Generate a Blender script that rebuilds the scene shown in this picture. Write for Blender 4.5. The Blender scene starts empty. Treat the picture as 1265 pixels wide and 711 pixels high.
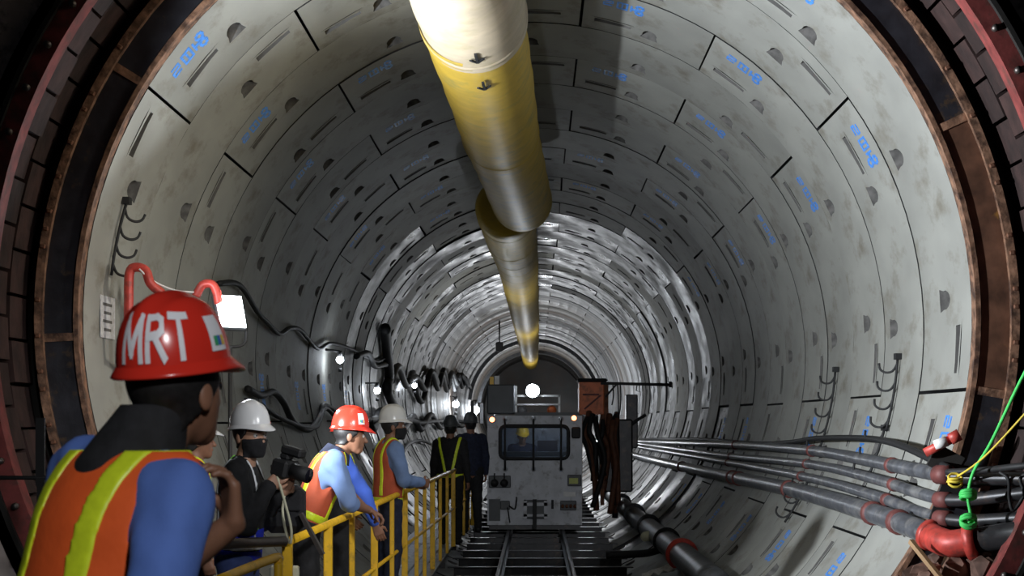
import bpy, bmesh, math, random
import numpy as np
from mathutils import Vector, Matrix, Euler
random.seed(7); np.random.seed(7)
scene = bpy.context.scene
COL = scene.collection
PI = math.pi
def rad(a): return a*PI/180

# ------------------------------------------------------------------ camera, world, light
FPX, VX, VY, CZ = 2214.0, 662.0, 520.0, 1.65      # focal length in pixels, vanishing point, eye height
cam_d = bpy.data.cameras.new('camera'); cam = bpy.data.objects.new('camera', cam_d); COL.objects.link(cam)
cam.location = (0, 0, CZ); cam.rotation_euler = (PI/2, 0, 0)
cam_d.sensor_width = 36; cam_d.lens = FPX/1265*36
cam_d.shift_x = -(VX-632.5)/1265; cam_d.shift_y = (VY-355.5)/1265
cam_d.clip_start = 0.1; cam_d.clip_end = 500
cam_d.dof.use_dof = True; cam_d.dof.focus_distance = 15.0; cam_d.dof.aperture_fstop = 10.0
scene.camera = cam
w = bpy.data.worlds.new('world'); scene.world = w; w.use_nodes = True
w.node_tree.nodes['Background'].inputs[0].default_value = (0.55, 0.62, 0.75, 1)
w.node_tree.nodes['Background'].inputs[1].default_value = 0.006
scene.view_settings.view_transform = 'Standard'; scene.view_settings.look = 'None'
scene.view_settings.gamma = 1; scene.view_settings.use_curve_mapping = False
scene.view_settings.exposure = 0.0

def lamp(name, kind, loc, energy, color=(1,1,1), target=None, **kw):
    d = bpy.data.lights.new(name, kind); d.energy = energy; d.color = color
    for k, v in kw.items(): setattr(d, k, v)
    o = bpy.data.objects.new(name, d); COL.objects.link(o); o.location = loc
    if target is not None:
        o.rotation_euler = (Vector(target)-Vector(loc)).to_track_quat('-Z', 'Y').to_euler()
    return o
# unseen station spots: left floodlight and roof light, the other three added as fill
lamp('station_floodlight_beam', 'SPOT', (-3.3, 10.0, 2.25), 2750, (0.88, 0.94, 1.0), (2.4, 13.6, 4.1), spot_size=rad(86), spot_blend=0.6, shadow_soft_size=0.07)
lamp('side_fill_beam', 'SPOT', (2.9, 10.5, 3.0), 440, (1.0, 0.95, 0.82), (-2.9, 13.9, 2.9), spot_size=rad(50), spot_blend=0.7, shadow_soft_size=0.15)  # fill spot without a fixture, added to brighten the left lining
lamp('station_roof_light_beam', 'SPOT', (1.6, -2.5, 4.6), 850, (0.95, 0.97, 1.0), (-0.95, 6.5, 1.1), spot_size=rad(27), spot_blend=0.6, shadow_soft_size=0.25)
lamp('worker_fill_beam', 'SPOT', (1.5, 6.0, 3.3), 850, (0.95, 0.97, 1.0), (-1.4, 12.6, 1.35), spot_size=rad(42), spot_blend=0.8, shadow_soft_size=0.15)  # added unseen spot that brightens the photographer and the rail workers
lamp('track_fill_beam', 'SPOT', (0.9, -1.5, 3.2), 2400, (0.92, 0.95, 1.0), (0.35, 29.5, 1.2), spot_size=rad(8.5), spot_blend=0.5, shadow_soft_size=0.2)  # invented narrow spot, brightens the loco front and the orange cabinet

def P(px, py, d): return Vector(((px-VX)*d/FPX, d, CZ+(VY-py)*d/FPX))

# ------------------------------------------------------------------ materials
MATS = {}
def mat(name, col, rough=0.6, metal=0.0, var=0.12, scale=6.0, bump=0.0, dirt=None, emit=None, estr=0, spec=0.5, coords='Object', stretch=None, rand=0.0, rough_var=0.0):
    if name in MATS: return MATS[name]
    m = bpy.data.materials.new(name); m.use_nodes = True
    nt = m.node_tree; N = nt.nodes; L = nt.links
    b = N['Principled BSDF']
    b.inputs['Roughness'].default_value = rough; b.inputs['Metallic'].default_value = metal
    b.inputs['Specular IOR Level'].default_value = spec
    tc = N.new('ShaderNodeTexCoord'); mp = N.new('ShaderNodeMapping')
    L.new(tc.outputs[coords], mp.inputs[0])
    if stretch: mp.inputs['Scale'].default_value = stretch
    n = N.new('ShaderNodeTexNoise'); n.inputs['Scale'].default_value = scale; n.inputs['Detail'].default_value = 5
    L.new(mp.outputs[0], n.inputs['Vector'])
    rp = N.new('ShaderNodeValToRGB'); L.new(n.outputs['Fac'], rp.inputs[0])
    c = np.array(col)
    rp.color_ramp.elements[0].position = 0.3; rp.color_ramp.elements[1].position = 0.7
    rp.color_ramp.elements[0].color = (*np.clip(c*(1-var), 0, 1), 1); rp.color_ramp.elements[1].color = (*np.clip(c*(1+var), 0, 1), 1)
    out = rp.outputs[0]
    if dirt:
        dc, amt, ds = dirt
        n2 = N.new('ShaderNodeTexNoise'); n2.inputs['Scale'].default_value = ds; n2.inputs['Detail'].default_value = 8; n2.inputs['Roughness'].default_value = 0.65
        L.new(mp.outputs[0], n2.inputs['Vector'])
        r2 = N.new('ShaderNodeValToRGB'); r2.color_ramp.elements[0].position = 0.62-amt*0.3; r2.color_ramp.elements[1].position = 0.78-amt*0.25
        L.new(n2.outputs['Fac'], r2.inputs[0])
        mx = N.new('ShaderNodeMix'); mx.data_type = 'RGBA'; L.new(r2.outputs[0], mx.inputs['Factor']); L.new(out, mx.inputs[6]); mx.inputs[7].default_value = (*dc, 1)
        out = mx.outputs[2]
    if rand > 0:
        oi = N.new('ShaderNodeObjectInfo'); mr = N.new('ShaderNodeMapRange'); mr.inputs[3].default_value = 1-rand; mr.inputs[4].default_value = 1+rand
        L.new(oi.outputs['Random'], mr.inputs[0])
        mm = N.new('ShaderNodeMix'); mm.data_type = 'RGBA'; mm.blend_type = 'MULTIPLY'; mm.inputs['Factor'].default_value = 1
        L.new(out, mm.inputs[6]); L.new(mr.outputs[0], mm.inputs[7]); out = mm.outputs[2]
    L.new(out, b.inputs['Base Color'])
    if rough_var:
        mr2 = N.new('ShaderNodeMapRange'); mr2.inputs[1].default_value = 0.3; mr2.inputs[2].default_value = 0.7
        mr2.inputs[3].default_value = max(0.03, rough-rough_var); mr2.inputs[4].default_value = min(1, rough+rough_var)
        n3 = N.new('ShaderNodeTexNoise'); n3.inputs['Scale'].default_value = scale*0.7; n3.inputs['Detail'].default_value = 6; L.new(mp.outputs[0], n3.inputs['Vector'])
        L.new(n3.outputs['Fac'], mr2.inputs[0]); L.new(mr2.outputs[0], b.inputs['Roughness'])
    if bump:
        bp = N.new('ShaderNodeBump'); bp.inputs['Strength'].default_value = bump; bp.inputs['Distance'].default_value = 0.02
        L.new(n.outputs['Fac'], bp.inputs['Height']); L.new(bp.outputs[0], b.inputs['Normal'])
    if emit:
        b.inputs['Emission Color'].default_value = (*emit, 1); b.inputs['Emission Strength'].default_value = estr
    MATS[name] = m; return m
def glass_mat(name, tint=(0.7,0.8,0.9)):
    if name in MATS: return MATS[name]
    m = bpy.data.materials.new(name); m.use_nodes = True; nt = m.node_tree; N = nt.nodes; L = nt.links
    N.remove(N['Principled BSDF'])
    t = N.new('ShaderNodeBsdfTransparent'); t.inputs[0].default_value = (*tint, 1)
    g = N.new('ShaderNodeBsdfGlossy'); g.inputs['Roughness'].default_value = 0.06
    x = N.new('ShaderNodeMixShader'); x.inputs[0].default_value = 0.12
    L.new(t.outputs[0], x.inputs[1]); L.new(g.outputs[0], x.inputs[2]); L.new(x.outputs[0], N['Material Output'].inputs[0])
    MATS[name] = m; return m

M = dict(
 conc=mat('segment_concrete', (0.31,0.31,0.283), 0.72, var=0.12, scale=2.2, bump=0.08, dirt=((0.20,0.185,0.15), 0.30, 3.5), stretch=(1,0.5,1), rand=0.13),
 wet=mat('damp_segment_concrete', (0.135,0.135,0.13), 0.46, spec=0.35, var=0.55, scale=3.0, bump=0.25, dirt=((0.05,0.047,0.043), 0.50, 4.0), stretch=(1,0.35,1), rand=0.5, rough_var=0.24),
 far=mat('far_segment_concrete', (0.22,0.215,0.205), 0.48, var=0.7, scale=1.2, bump=0.15, dirt=((0.17,0.095,0.05), 0.42, 0.8), stretch=(0.15,0.8,0.15), rough_var=0.2),
 pocket=mat('dark_bolt_pocket', (0.12,0.115,0.11), 0.9, scale=14, var=0.4),  # pocket recesses coloured darker than the segment face
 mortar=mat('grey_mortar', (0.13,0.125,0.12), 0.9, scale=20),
 blue=mat('blue_stencil_paint', (0.06,0.25,0.72), 0.6, var=0.3, scale=30),
 wall=mat('station_wall_concrete', (0.58,0.49,0.45), 0.85, var=0.25, scale=5, bump=0.5, dirt=((0.2,0.16,0.14),0.4,8)),
 rust=mat('rusty_steel', (0.20,0.085,0.045), 0.75, 0.2, var=0.5, scale=7, bump=0.4, dirt=((0.06,0.035,0.025),0.45,5)),
 rustlip=mat('scraped_rust_edge', (0.24,0.13,0.08), 0.65, 0.2, var=0.6, scale=14, bump=0.6, dirt=((0.05,0.025,0.018),0.5,9)),
 blackp=mat('black_bitumen_panel', (0.022,0.022,0.028), 0.45, 0.1, var=0.4, scale=8, bump=0.3, dirt=((0.12,0.07,0.03),0.22,6)),
 brownp=mat('brown_rust_panel', (0.13,0.06,0.035), 0.6, 0.2, var=0.6, scale=5, bump=0.3, dirt=((0.34,0.18,0.03),0.12,4)),
 block=mat('rust_stained_block', (0.03,0.014,0.012), 0.85, var=0.5, scale=6, bump=0.6, rand=0.35),
 redring=mat('red_primer_steel', (0.24,0.05,0.045), 0.6, 0.1, var=0.4, scale=9, bump=0.2, dirt=((0.12,0.05,0.04),0.4,8)),
 bolt=mat('dull_bolt_steel', (0.16,0.14,0.13), 0.45, 0.8, scale=20),
 dark=mat('dark_void_steel', (0.02,0.018,0.016), 0.8, scale=6, bump=0.3),
 duct=mat('yellow_duct_fabric', (0.70,0.47,0.06), 0.5, var=0.10, scale=5, bump=0.08, dirt=((0.45,0.36,0.10),0.3,3)),
 ductw=mat('whitish_duct_fabric', (0.60,0.50,0.36), 0.5, var=0.12, scale=5, bump=0.08, dirt=((0.5,0.42,0.25),0.35,4)),
 steel=mat('dull_pipe_steel', (0.10,0.104,0.112), 0.42, 0.5, var=0.3, scale=10, bump=0.1, dirt=((0.07,0.06,0.055),0.4,7)),
 blacksteel=mat('black_steel', (0.03,0.03,0.032), 0.4, 0.4, var=0.3, scale=9, dirt=((0.08,0.06,0.05),0.25,6)),
 pipeg=mat('grey_plastic_pipe', (0.12,0.125,0.14), 0.38, 0.3, var=0.4, scale=9, dirt=((0.30,0.29,0.28),0.35,6)),
 hose=mat('black_rubber', (0.011,0.011,0.012), 0.65, scale=12),
 redc=mat('red_coupling_paint', (0.52,0.06,0.045), 0.45, 0.1, var=0.3, scale=15, dirt=((0.22,0.06,0.05),0.3,12)),
 dullred=mat('dull_red_clamp', (0.15,0.045,0.04), 0.6, 0.1, var=0.3, scale=15),
 green=mat('green_rope', (0.06,0.62,0.12), 0.6, scale=40),
 yrope=mat('yellow_rope', (0.72,0.55,0.06), 0.6, scale=40),
 yellow=mat('yellow_rail_paint', (0.86,0.50,0.02), 0.42, var=0.12, scale=10, dirt=((0.45,0.25,0.03),0.2,9)),
 loco=mat('grey_loco_paint', (0.46,0.475,0.51), 0.48, 0.1, var=0.14, scale=5, dirt=((0.17,0.16,0.15),0.3,6)),
 locod=mat('dark_grey_loco_paint', (0.07,0.075,0.08), 0.5, 0.1, scale=6),
 orange=mat('orange_machine_paint', (0.85,0.21,0.07), 0.5, var=0.2, scale=6, dirt=((0.25,0.07,0.03),0.35,5)),
 brown=mat('brown_muddy_hose', (0.12,0.045,0.022), 0.7, var=0.4, scale=8),
 white=mat('white_paint', (0.75,0.75,0.74), 0.5, scale=8),
 cream=mat('cream_paint', (0.66,0.64,0.46), 0.6, scale=8),
 paper=mat('paper_notice', (0.60,0.60,0.62), 0.8, var=0.2, scale=30),
 floor=mat('dark_muddy_floor', (0.035,0.033,0.03), 0.6, var=0.5, scale=5, bump=0.6),
 plank=mat('galvanised_walkway_plank', (0.20,0.20,0.20), 0.4, 0.6, var=0.3, scale=6, rand=0.25, dirt=((0.06,0.055,0.05),0.4,5)),
 rock=mat('rust_brown_rubble', (0.17,0.095,0.07), 0.8, var=0.6, scale=9, bump=0.5, rand=0.4),
 lampw=mat('lit_lamp_face', (1,1,1), 0.5, emit=(0.86,0.93,1.0), estr=30),
 lampb=mat('lit_bulb', (1,1,1), 0.5, emit=(0.82,0.90,1.0), estr=60),
 lampo=mat('lit_orange_marker', (1,0.4,0.2), 0.5, emit=(1.0,0.30,0.12), estr=6),
 skin=mat('brown_skin', (0.26,0.125,0.075), 0.5, var=0.12, scale=20),
 skinl=mat('light_brown_skin', (0.42,0.23,0.15), 0.5, var=0.1, scale=20),
 hair=mat('black_hair', (0.012,0.011,0.011), 0.5, var=0.4, scale=60),
 redh=mat('glossy_red_helmet', (0.72,0.035,0.02), 0.22, var=0.06, scale=4, spec=0.6),
 whiteh=mat('glossy_white_helmet', (0.78,0.78,0.78), 0.25, var=0.04, scale=4, spec=0.6),
 yellowh=mat('glossy_yellow_helmet', (0.85,0.50,0.02), 0.3, var=0.05, scale=4),
 letter=mat('white_letter', (0.85,0.85,0.88), 0.4, var=0.03, scale=10),
 blackc=mat('black_cloth', (0.012,0.012,0.014), 0.85, var=0.4, scale=25, bump=0.2),
 navy=mat('navy_cloth', (0.015,0.02,0.045), 0.85, var=0.4, scale=25),
 shirtb=mat('blue_work_shirt', (0.10,0.19,0.55), 0.85, var=0.14, scale=5, bump=0.35),
 shirtl=mat('light_blue_work_shirt', (0.17,0.26,0.48), 0.85, var=0.14, scale=6, bump=0.3),
 shirtd=mat('royal_blue_work_shirt', (0.05,0.12,0.55), 0.85, var=0.16, scale=6, bump=0.3),
 jeans=mat('blue_jeans', (0.06,0.09,0.26), 0.9, var=0.25, scale=18),
 vesto=mat('orange_vest_fabric', (0.95,0.13,0.02), 0.75, var=0.10, scale=12, bump=0.2),
 vestr=mat('dull_orange_vest_fabric', (0.55,0.10,0.04), 0.75, var=0.12, scale=12),
 lime=mat('lime_reflective_tape', (0.75,0.90,0.03), 0.4, var=0.10, scale=40),
 grn=mat('green_vest_edge', (0.28,0.75,0.12), 0.6, var=0.1, scale=30),
 blue2=mat('deep_blue_vest', (0.01,0.03,0.55), 0.7, var=0.15, scale=15),
 silver=mat('silver_reflective_tape', (0.75,0.77,0.8), 0.4, var=0.08, scale=30),
 eye=mat('eye_white', (0.6,0.57,0.55), 0.3, scale=5),
 stk_g=mat('sticker_green', (0.05,0.35,0.15), 0.5, scale=9), stk_y=mat('sticker_yellow', (0.75,0.5,0.05), 0.5, scale=9), stk_b=mat('sticker_blue', (0.05,0.15,0.5), 0.5, scale=9),
 lens=mat('lens_glass_dark', (0.01,0.01,0.015), 0.08, scale=5),
)
GLASS = glass_mat('cab_window_glass', (0.62,0.70,0.78))

# ------------------------------------------------------------------ mesh helpers
def tag(o, label=None, cat=None, group=None, kind=None):
    if label: o['label'] = label
    if cat: o['category'] = cat
    if group: o['group'] = group
    if kind: o['kind'] = kind
    return o
def empty(name, loc=(0,0,0), rz=0, label=None, cat=None, group=None, kind=None):
    o = bpy.data.objects.new(name, None); COL.objects.link(o); o.location = loc; o.rotation_euler = (0,0,rz)
    o.empty_display_size = 0.1
    return tag(o, label, cat, group, kind)
def link(name, me, parent=None, loc=None):
    o = bpy.data.objects.new(name, me); COL.objects.link(o)
    if parent: o.parent = parent
    if loc is not None: o.location = loc
    return o

class MB:
    def __init__(s): s.v = []; s.f = []; s.mi = []; s.cur = 0; s.sm = []; s.smooth = False
    def add(s, vs, fs):
        b = len(s.v); s.v += [tuple(p) for p in vs]
        for f in fs: s.f.append(tuple(i+b for i in f)); s.mi.append(s.cur); s.sm.append(s.smooth)
        return s
    def box(s, c, size, rot=None, bev=0.0):
        hx, hy, hz = size[0]/2, size[1]/2, size[2]/2
        bm = bmesh.new(); bmesh.ops.create_cube(bm, size=1)
        for v in bm.verts: v.co = Vector((v.co.x*2*hx, v.co.y*2*hy, v.co.z*2*hz))
        if bev > 0: bmesh.ops.bevel(bm, geom=bm.edges[:], offset=bev, segments=1, affect='EDGES')
        R = rot if rot is not None else Matrix.Identity(3)
        c = Vector(c)
        vs = [R @ v.co + c for v in bm.verts]; bm.verts.index_update()
        fs = [[v.index for v in f.verts] for f in bm.faces]; bm.free()
        return s.add(vs, fs)
    def bar(s, a, b, wd, ht=None, up=(0,0,1), bev=0.0):
        a, b = Vector(a), Vector(b); d = b-a; L = d.length; d.normalize()
        u = Vector(up); x = d.cross(u)
        if x.length < 1e-4: x = d.cross(Vector((1,0,0)))
        x.normalize(); z = x.cross(d)
        R = Matrix((x, d, z)).transposed()
        return s.box((a+b)/2, (wd, L, ht or wd), R, bev)
    def tube(s, pts, r, n=10, cap=True, closed=False):
        pts = [Vector(p) for p in pts]; m = len(pts)
        rs = r if isinstance(r, (list, tuple)) else [r]*m
        rings = []; prev = None
        for i in range(m):
            if closed: t = pts[(i+1) % m]-pts[i-1]
            else: t = (pts[min(i+1, m-1)]-pts[max(i-1, 0)])
            if t.length < 1e-9: t = Vector((0,0,1))
            t.normalize()
            if prev is None:
                u = t.cross(Vector((0,0,1)))
                if u.length < 0.05: u = t.cross(Vector((1,0,0)))
            else: u = prev - t*prev.dot(t)
            u.normalize(); prev = u; v = t.cross(u)
            rings.append([pts[i]+(u*math.cos(2*PI*k/n)+v*math.sin(2*PI*k/n))*rs[i] for k in range(n)])
        vs = [p for g in rings for p in g]; fs = []
        for i in range(m if closed else m-1):
            j = (i+1) % m
            for k in range(n): fs.append((i*n+k, i*n+(k+1) % n, j*n+(k+1) % n, j*n+k))
        if cap and not closed: fs.append(tuple(range(n-1, -1, -1))); fs.append(tuple((m-1)*n+k for k in range(n)))
        sm = s.smooth; s.smooth = True; s.add(vs, fs); s.smooth = sm
        return s
    def cyl(s, a, b, r, n=16): return s.tube([a, b], r, n)
    def ring(s, c, r0, r1, y0, y1, a0=0, a1=360, step=3.75, cx=0, cz=0):
        """solid annular sector about an axis parallel to y"""
        n = max(1, int(round(abs(a1-a0)/step))); full = abs(a1-a0) >= 359.9
        vs = []
        for i in range(n if full else n+1):
            a = rad(a0+(a1-a0)*i/n); ca, sa = math.cos(a), math.sin(a)
            for (r, y) in ((r0, y0), (r1, y0), (r1, y1), (r0, y1)): vs.append((c[0]+r*ca, y, c[2]+r*sa))
        fs = []
        for i in range(n):
            j = (i+1) % n if full else i+1
            for k in range(4): fs.append((i*4+k, j*4+k, j*4+(k+1) % 4, i*4+(k+1) % 4))
        if not full: fs += [(3, 2, 1, 0), (n*4, n*4+1, n*4+2, n*4+3)]
        return s.add(vs, fs)
    def sphere(s, c, r, seg=14, rings=9, scale=(1,1,1)):
        c = Vector(c); vs = []; fs = []
        for i in range(rings+1):
            th = PI*i/rings
            for k in range(seg):
                ph = 2*PI*k/seg
                vs.append((c.x+r*scale[0]*math.sin(th)*math.cos(ph), c.y+r*scale[1]*math.sin(th)*math.sin(ph), c.z+r*scale[2]*math.cos(th)))
        for i in range(rings):
            for k in range(seg): fs.append((i*seg+k, (i+1)*seg+k, (i+1)*seg+(k+1) % seg, i*seg+(k+1) % seg))
        sm = s.smooth; s.smooth = True; s.add(vs, fs); s.smooth = sm
        return s
    def mesh(s, name, mats, fix=True):
        me = bpy.data.meshes.new(name); me.from_pydata(s.v, [], s.f)
        for m in (mats if isinstance(mats, (list, tuple)) else [mats]): me.materials.append(m)
        me.polygons.foreach_set('material_index', s.mi); me.polygons.foreach_set('use_smooth', s.sm)
        if fix:
            bm = bmesh.new(); bm.from_mesh(me); bmesh.ops.recalc_face_normals(bm, faces=bm.faces[:]); bm.to_mesh(me); bm.free()
        me.update(); return me
    def build(s, name, mats, parent=None, loc=None):
        return link(name, s.mesh(name, mats), parent, loc)
def smoothpath(pts, n=6):
    pts = [Vector(p) for p in pts]; out = []
    for i in range(len(pts)-1):
        p0 = pts[max(i-1, 0)]; p1 = pts[i]; p2 = pts[i+1]; p3 = pts[min(i+2, len(pts)-1)]
        for k in range(n):
            t = k/n
            out.append(0.5*((2*p1)+(p2-p0)*t+(2*p0-5*p1+4*p2-p3)*t*t+(3*p1-p0-3*p2+p3)*t**3))
    out.append(pts[-1]); return out

# ------------------------------------------------------------------ the tunnel lining
AX, AZ, RT, Y0, RW = -0.06, 2.34, 3.025, 12.2, 1.5
TH = 0.25
def wall_x(z, off=0.0, side=1):
    r = RT-off; return AX+side*math.sqrt(max(0.0, r*r-(z-AZ)**2))

def ray_poly(poly, c, ang):
    dx, dy = math.cos(ang), math.sin(ang); best = None
    for i in range(len(poly)):
        (x1, y1), (x2, y2) = poly[i], poly[(i+1) % len(poly)]
        x1 -= c[0]; x2 -= c[0]; y1 -= c[1]; y2 -= c[1]
        den = dx*(y2-y1)-dy*(x2-x1)
        if abs(den) < 1e-12: continue
        t = (x1*(y2-y1)-y1*(x2-x1))/den; q = (x1*dy-y1*dx)/den
        if t > 0 and -1e-9 <= q <= 1+1e-9 and (best is None or t < best): best = t
    return (c[0]+dx*best, c[1]+dy*best)

def segment_mesh(name, span, feats, material):
    """feats: (kind, e, v): e = degrees from the high-angle end, v = distance along the tunnel"""
    D2M = rad(1)*RT; S = span*D2M
    g_l, g_r = 0.011, 0.007
    u0, u1, v0, v1 = g_l, S-g_l, g_r, RW-g_r
    foots = []
    for kind, e, v in feats:
        uc = S-e*D2M
        if kind in ('pocketF', 'pocketN'):
            hu, hv = 0.13, 0.24
            sgn = 1 if kind == 'pocketF' else -1
            hole = [(uc-0.085, v+sgn*0.14)]
            for k in range(9):
                a = PI*k/8; hole.append((uc-0.085*math.cos(a)*(0.8 if k in (0, 8) else 0.86), v+sgn*0.02-sgn*0.20*math.sin(a)))
            hole.append((uc+0.085, v+sgn*0.14)); cen = (uc, v)
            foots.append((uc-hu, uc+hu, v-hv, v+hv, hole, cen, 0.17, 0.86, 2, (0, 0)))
        else:
            L = 0.17 if kind == 'slit' else 0.09; wd = 0.065
            hole = [(uc-L, v-wd*0.6), (uc+L, v-wd), (uc+L, v+wd), (uc-L, v+wd*0.6)]
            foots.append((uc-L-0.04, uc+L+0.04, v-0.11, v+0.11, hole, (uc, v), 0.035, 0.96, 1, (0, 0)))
    U = {round(x, 5) for x in np.linspace(u0, u1, max(3, int(round(span/3.75))+1))}
    V = {round(v0, 5), round(v1, 5), round((v0+v1)/2, 5)}
    for f in foots: U |= {round(f[0], 5), round(f[1], 5)}; V |= {round(f[2], 5), round(f[3], 5)}
    U = sorted(U); V = sorted(V)
    mb = MB()
    def pt(u, v, r=RT):
        a = u/RT; return (r*math.cos(a), v, r*math.sin(a))
    idx = {}; vs = []
    def gi(i, j):
        if (i, j) not in idx: idx[(i, j)] = len(vs); vs.append(pt(U[i], V[j]))
        return idx[(i, j)]
    fs = []
    for i in range(len(U)-1):
        for j in range(len(V)-1):
            um, vm = (U[i]+U[i+1])/2, (V[j]+V[j+1])/2
            if any(f[0] < um < f[1] and f[2] < vm < f[3] for f in foots): continue
            fs.append((gi(i, j), gi(i, j+1), gi(i+1, j+1), gi(i+1, j)))
    mb.smooth = True; mb.add(vs, fs); mb.smooth = False
    for (a, b, c, d, hole, cen, dep, sc, mi, sh) in foots:
        rect = [(a, c), (b, c), (b, d), (a, d)]; sl_ = 1 if hole[0][1] > cen[1] else -1
        angs = sorted(set([math.atan2(y-cen[1], x-cen[0]) for x, y in rect+hole]))
        n = len(angs)
        R = [ray_poly(rect, cen, t) for t in angs]; H = [ray_poly(hole, cen, t) for t in angs]
        B = [(cen[0]+(x-cen[0])*sc+sh[0], cen[1]+(y-cen[1])*sc+sh[1]) for x, y in H]
        mb.cur = 0
        mb.smooth = True
        mb.add([pt(*p) for p in R]+[pt(*p) for p in H], [(k, (k+1) % n, n+(k+1) % n, n+k) for k in range(n)])
        mb.smooth = False
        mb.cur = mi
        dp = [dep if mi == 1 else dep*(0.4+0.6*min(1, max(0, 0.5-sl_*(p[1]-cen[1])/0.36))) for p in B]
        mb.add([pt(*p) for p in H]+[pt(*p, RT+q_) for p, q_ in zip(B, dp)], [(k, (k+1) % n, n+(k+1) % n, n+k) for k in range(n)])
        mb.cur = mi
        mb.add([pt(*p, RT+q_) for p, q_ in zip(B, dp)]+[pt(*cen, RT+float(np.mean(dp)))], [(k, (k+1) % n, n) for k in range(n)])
    mb.cur = 3
    # edges of the slab
    for (uu, flip) in ((u0, 0), (u1, 1)):
        mb.add([pt(uu, v0), pt(uu, v1), pt(uu, v1, RT+TH), pt(uu, v0, RT+TH)], [(0, 1, 2, 3)])
    ul = list(np.linspace(u0, u1, int(span/3.75)+1))
    for vv in (v0, v1):
        vs = [pt(u, vv) for u in ul]+[pt(u, vv, RT+TH) for u in ul]; n = len(ul)
        mb.add(vs, [(k, k+1, n+k+1, n+k) for k in range(n-1)])
    vs = [pt(u, v0, RT+TH) for u in ul]+[pt(u, v1, RT+TH) for u in ul]
    mb.add(vs, [(k, k+1, n+k+1, n+k) for k in range(n-1)])
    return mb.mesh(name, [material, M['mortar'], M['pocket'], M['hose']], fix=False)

A_FEATS = [('slit', 5.5, 1.10), ('pocketF', 12.2, 1.14), ('pocketF', 33.75, 1.14), ('pocketF', 55, 0.80), ('slit', 62, 0.40)]
B_FEATS = [('slit', 7.0, 0.85), ('pocketF', 13.7, 0.85), ('pocketF', 34.5, 1.14), ('pocketF', 54, 1.14), ('slit', 60.8, 1.10)]
K_FEATS = [('slit', 5.5, 1.1), ('pocketF', 12.2, 1.14)]
SEG = {}
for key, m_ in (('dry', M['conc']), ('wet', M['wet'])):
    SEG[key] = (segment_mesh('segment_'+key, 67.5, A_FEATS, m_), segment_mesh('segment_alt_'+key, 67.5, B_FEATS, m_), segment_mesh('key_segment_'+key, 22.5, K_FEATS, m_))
def stamp_mesh(span, seed):
    vc = 0.36
    rnd = random.Random(seed); mb = MB(); D2M = rad(1)*RT; S = span*D2M
    def q(u, v, hu, hv):
        out = []
        for r in (RT-0.003, RT+0.002):
            for (a, b) in ((u-hu, v-hv), (u+hu, v-hv), (u+hu, v+hv), (u-hu, v+hv)):
                t = a/RT; b = vc+(b-vc)*2.5; out.append((r*math.cos(t), b, r*math.sin(t)))
        mb.add(out, [(3,2,1,0), (4,5,6,7), (0,1,5,4), (1,2,6,5), (2,3,7,6), (3,0,4,7)])
    uc, vc = S-4.2*D2M, 0.36; t = 0.009; h = 0.038
    # first mark: an S-like figure; second: a barred box; third: two loops on a stem
    for k in (-1, 0, 1): q(uc, vc+k*0.032, h, t*0.8)
    q(uc-h, vc-0.016, t, 0.022); q(uc+h, vc+0.016, t, 0.022)
    uc -= 0.125
    for k in (-1, 0, 1): q(uc+k*0.042, vc, t, 0.045)
    for k in (-1, 1): q(uc, vc+k*0.04, 0.05, t)
    uc -= 0.125
    q(uc, vc+0.005, 0.055, t*1.4)
    for sgn in (-1, 1):
        for k in range(8):
            a0 = 2*PI*k/8; q(uc-0.03+0.03*math.cos(a0), vc+sgn*0.035+0.026*math.sin(a0), 0.012, 0.011)
    q(uc+0.045, vc, t, 0.04)
    return mb.mesh('stamp', M['blue'])
ST_A, ST_K = stamp_mesh(67.5, 1), stamp_mesh(22.5, 2)

N_NEAR, N_ALL = 26, 64
lin = empty('wall_tunnel', (AX, Y0, AZ), label='round tunnel lining of pale concrete segments receding behind the locomotive', kind='structure')
rs = random.Random(3)
odd = [(148.5, 67.5), (216, 67.5), (283.5, 67.5), (351, 67.5), (81, 67.5), (58.5, 22.5)]
even = [(126, 67.5), (193.5, 67.5), (261, 67.5), (328.5, 67.5), (36, 67.5), (103.5, 22.5)]
for i in range(N_NEAR):
    lay = odd if i % 2 == 0 else even
    jit = 0 if i < 5 else rs.uniform(-0.5, 0.5)
    for (a0, sp) in lay:
        key = 'dry' if rs.random() > min(0.72, (i-8)/9) else 'wet'
        me = SEG[key][2] if sp < 30 else SEG[key][rs.random() < 0.5]
        am = rad(a0+sp/2); o = rs.uniform(-0.006, 0.006)*(1 if i < 8 else 3.0)
        s = link('lining_segment', me, lin, (o*math.cos(am), i*RW, o*math.sin(am)))
        tilt = rs.uniform(-0.004, 0.004)*(0.4 if i < 8 else 2.6)
        s.rotation_euler = (0, -rad(a0+jit), tilt)
        if i < 12 and rs.random() < 0.9:
            st = link('stamp', ST_K if sp < 30 else ST_A, s); st['label'] = 'blue stencilled mark'
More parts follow.
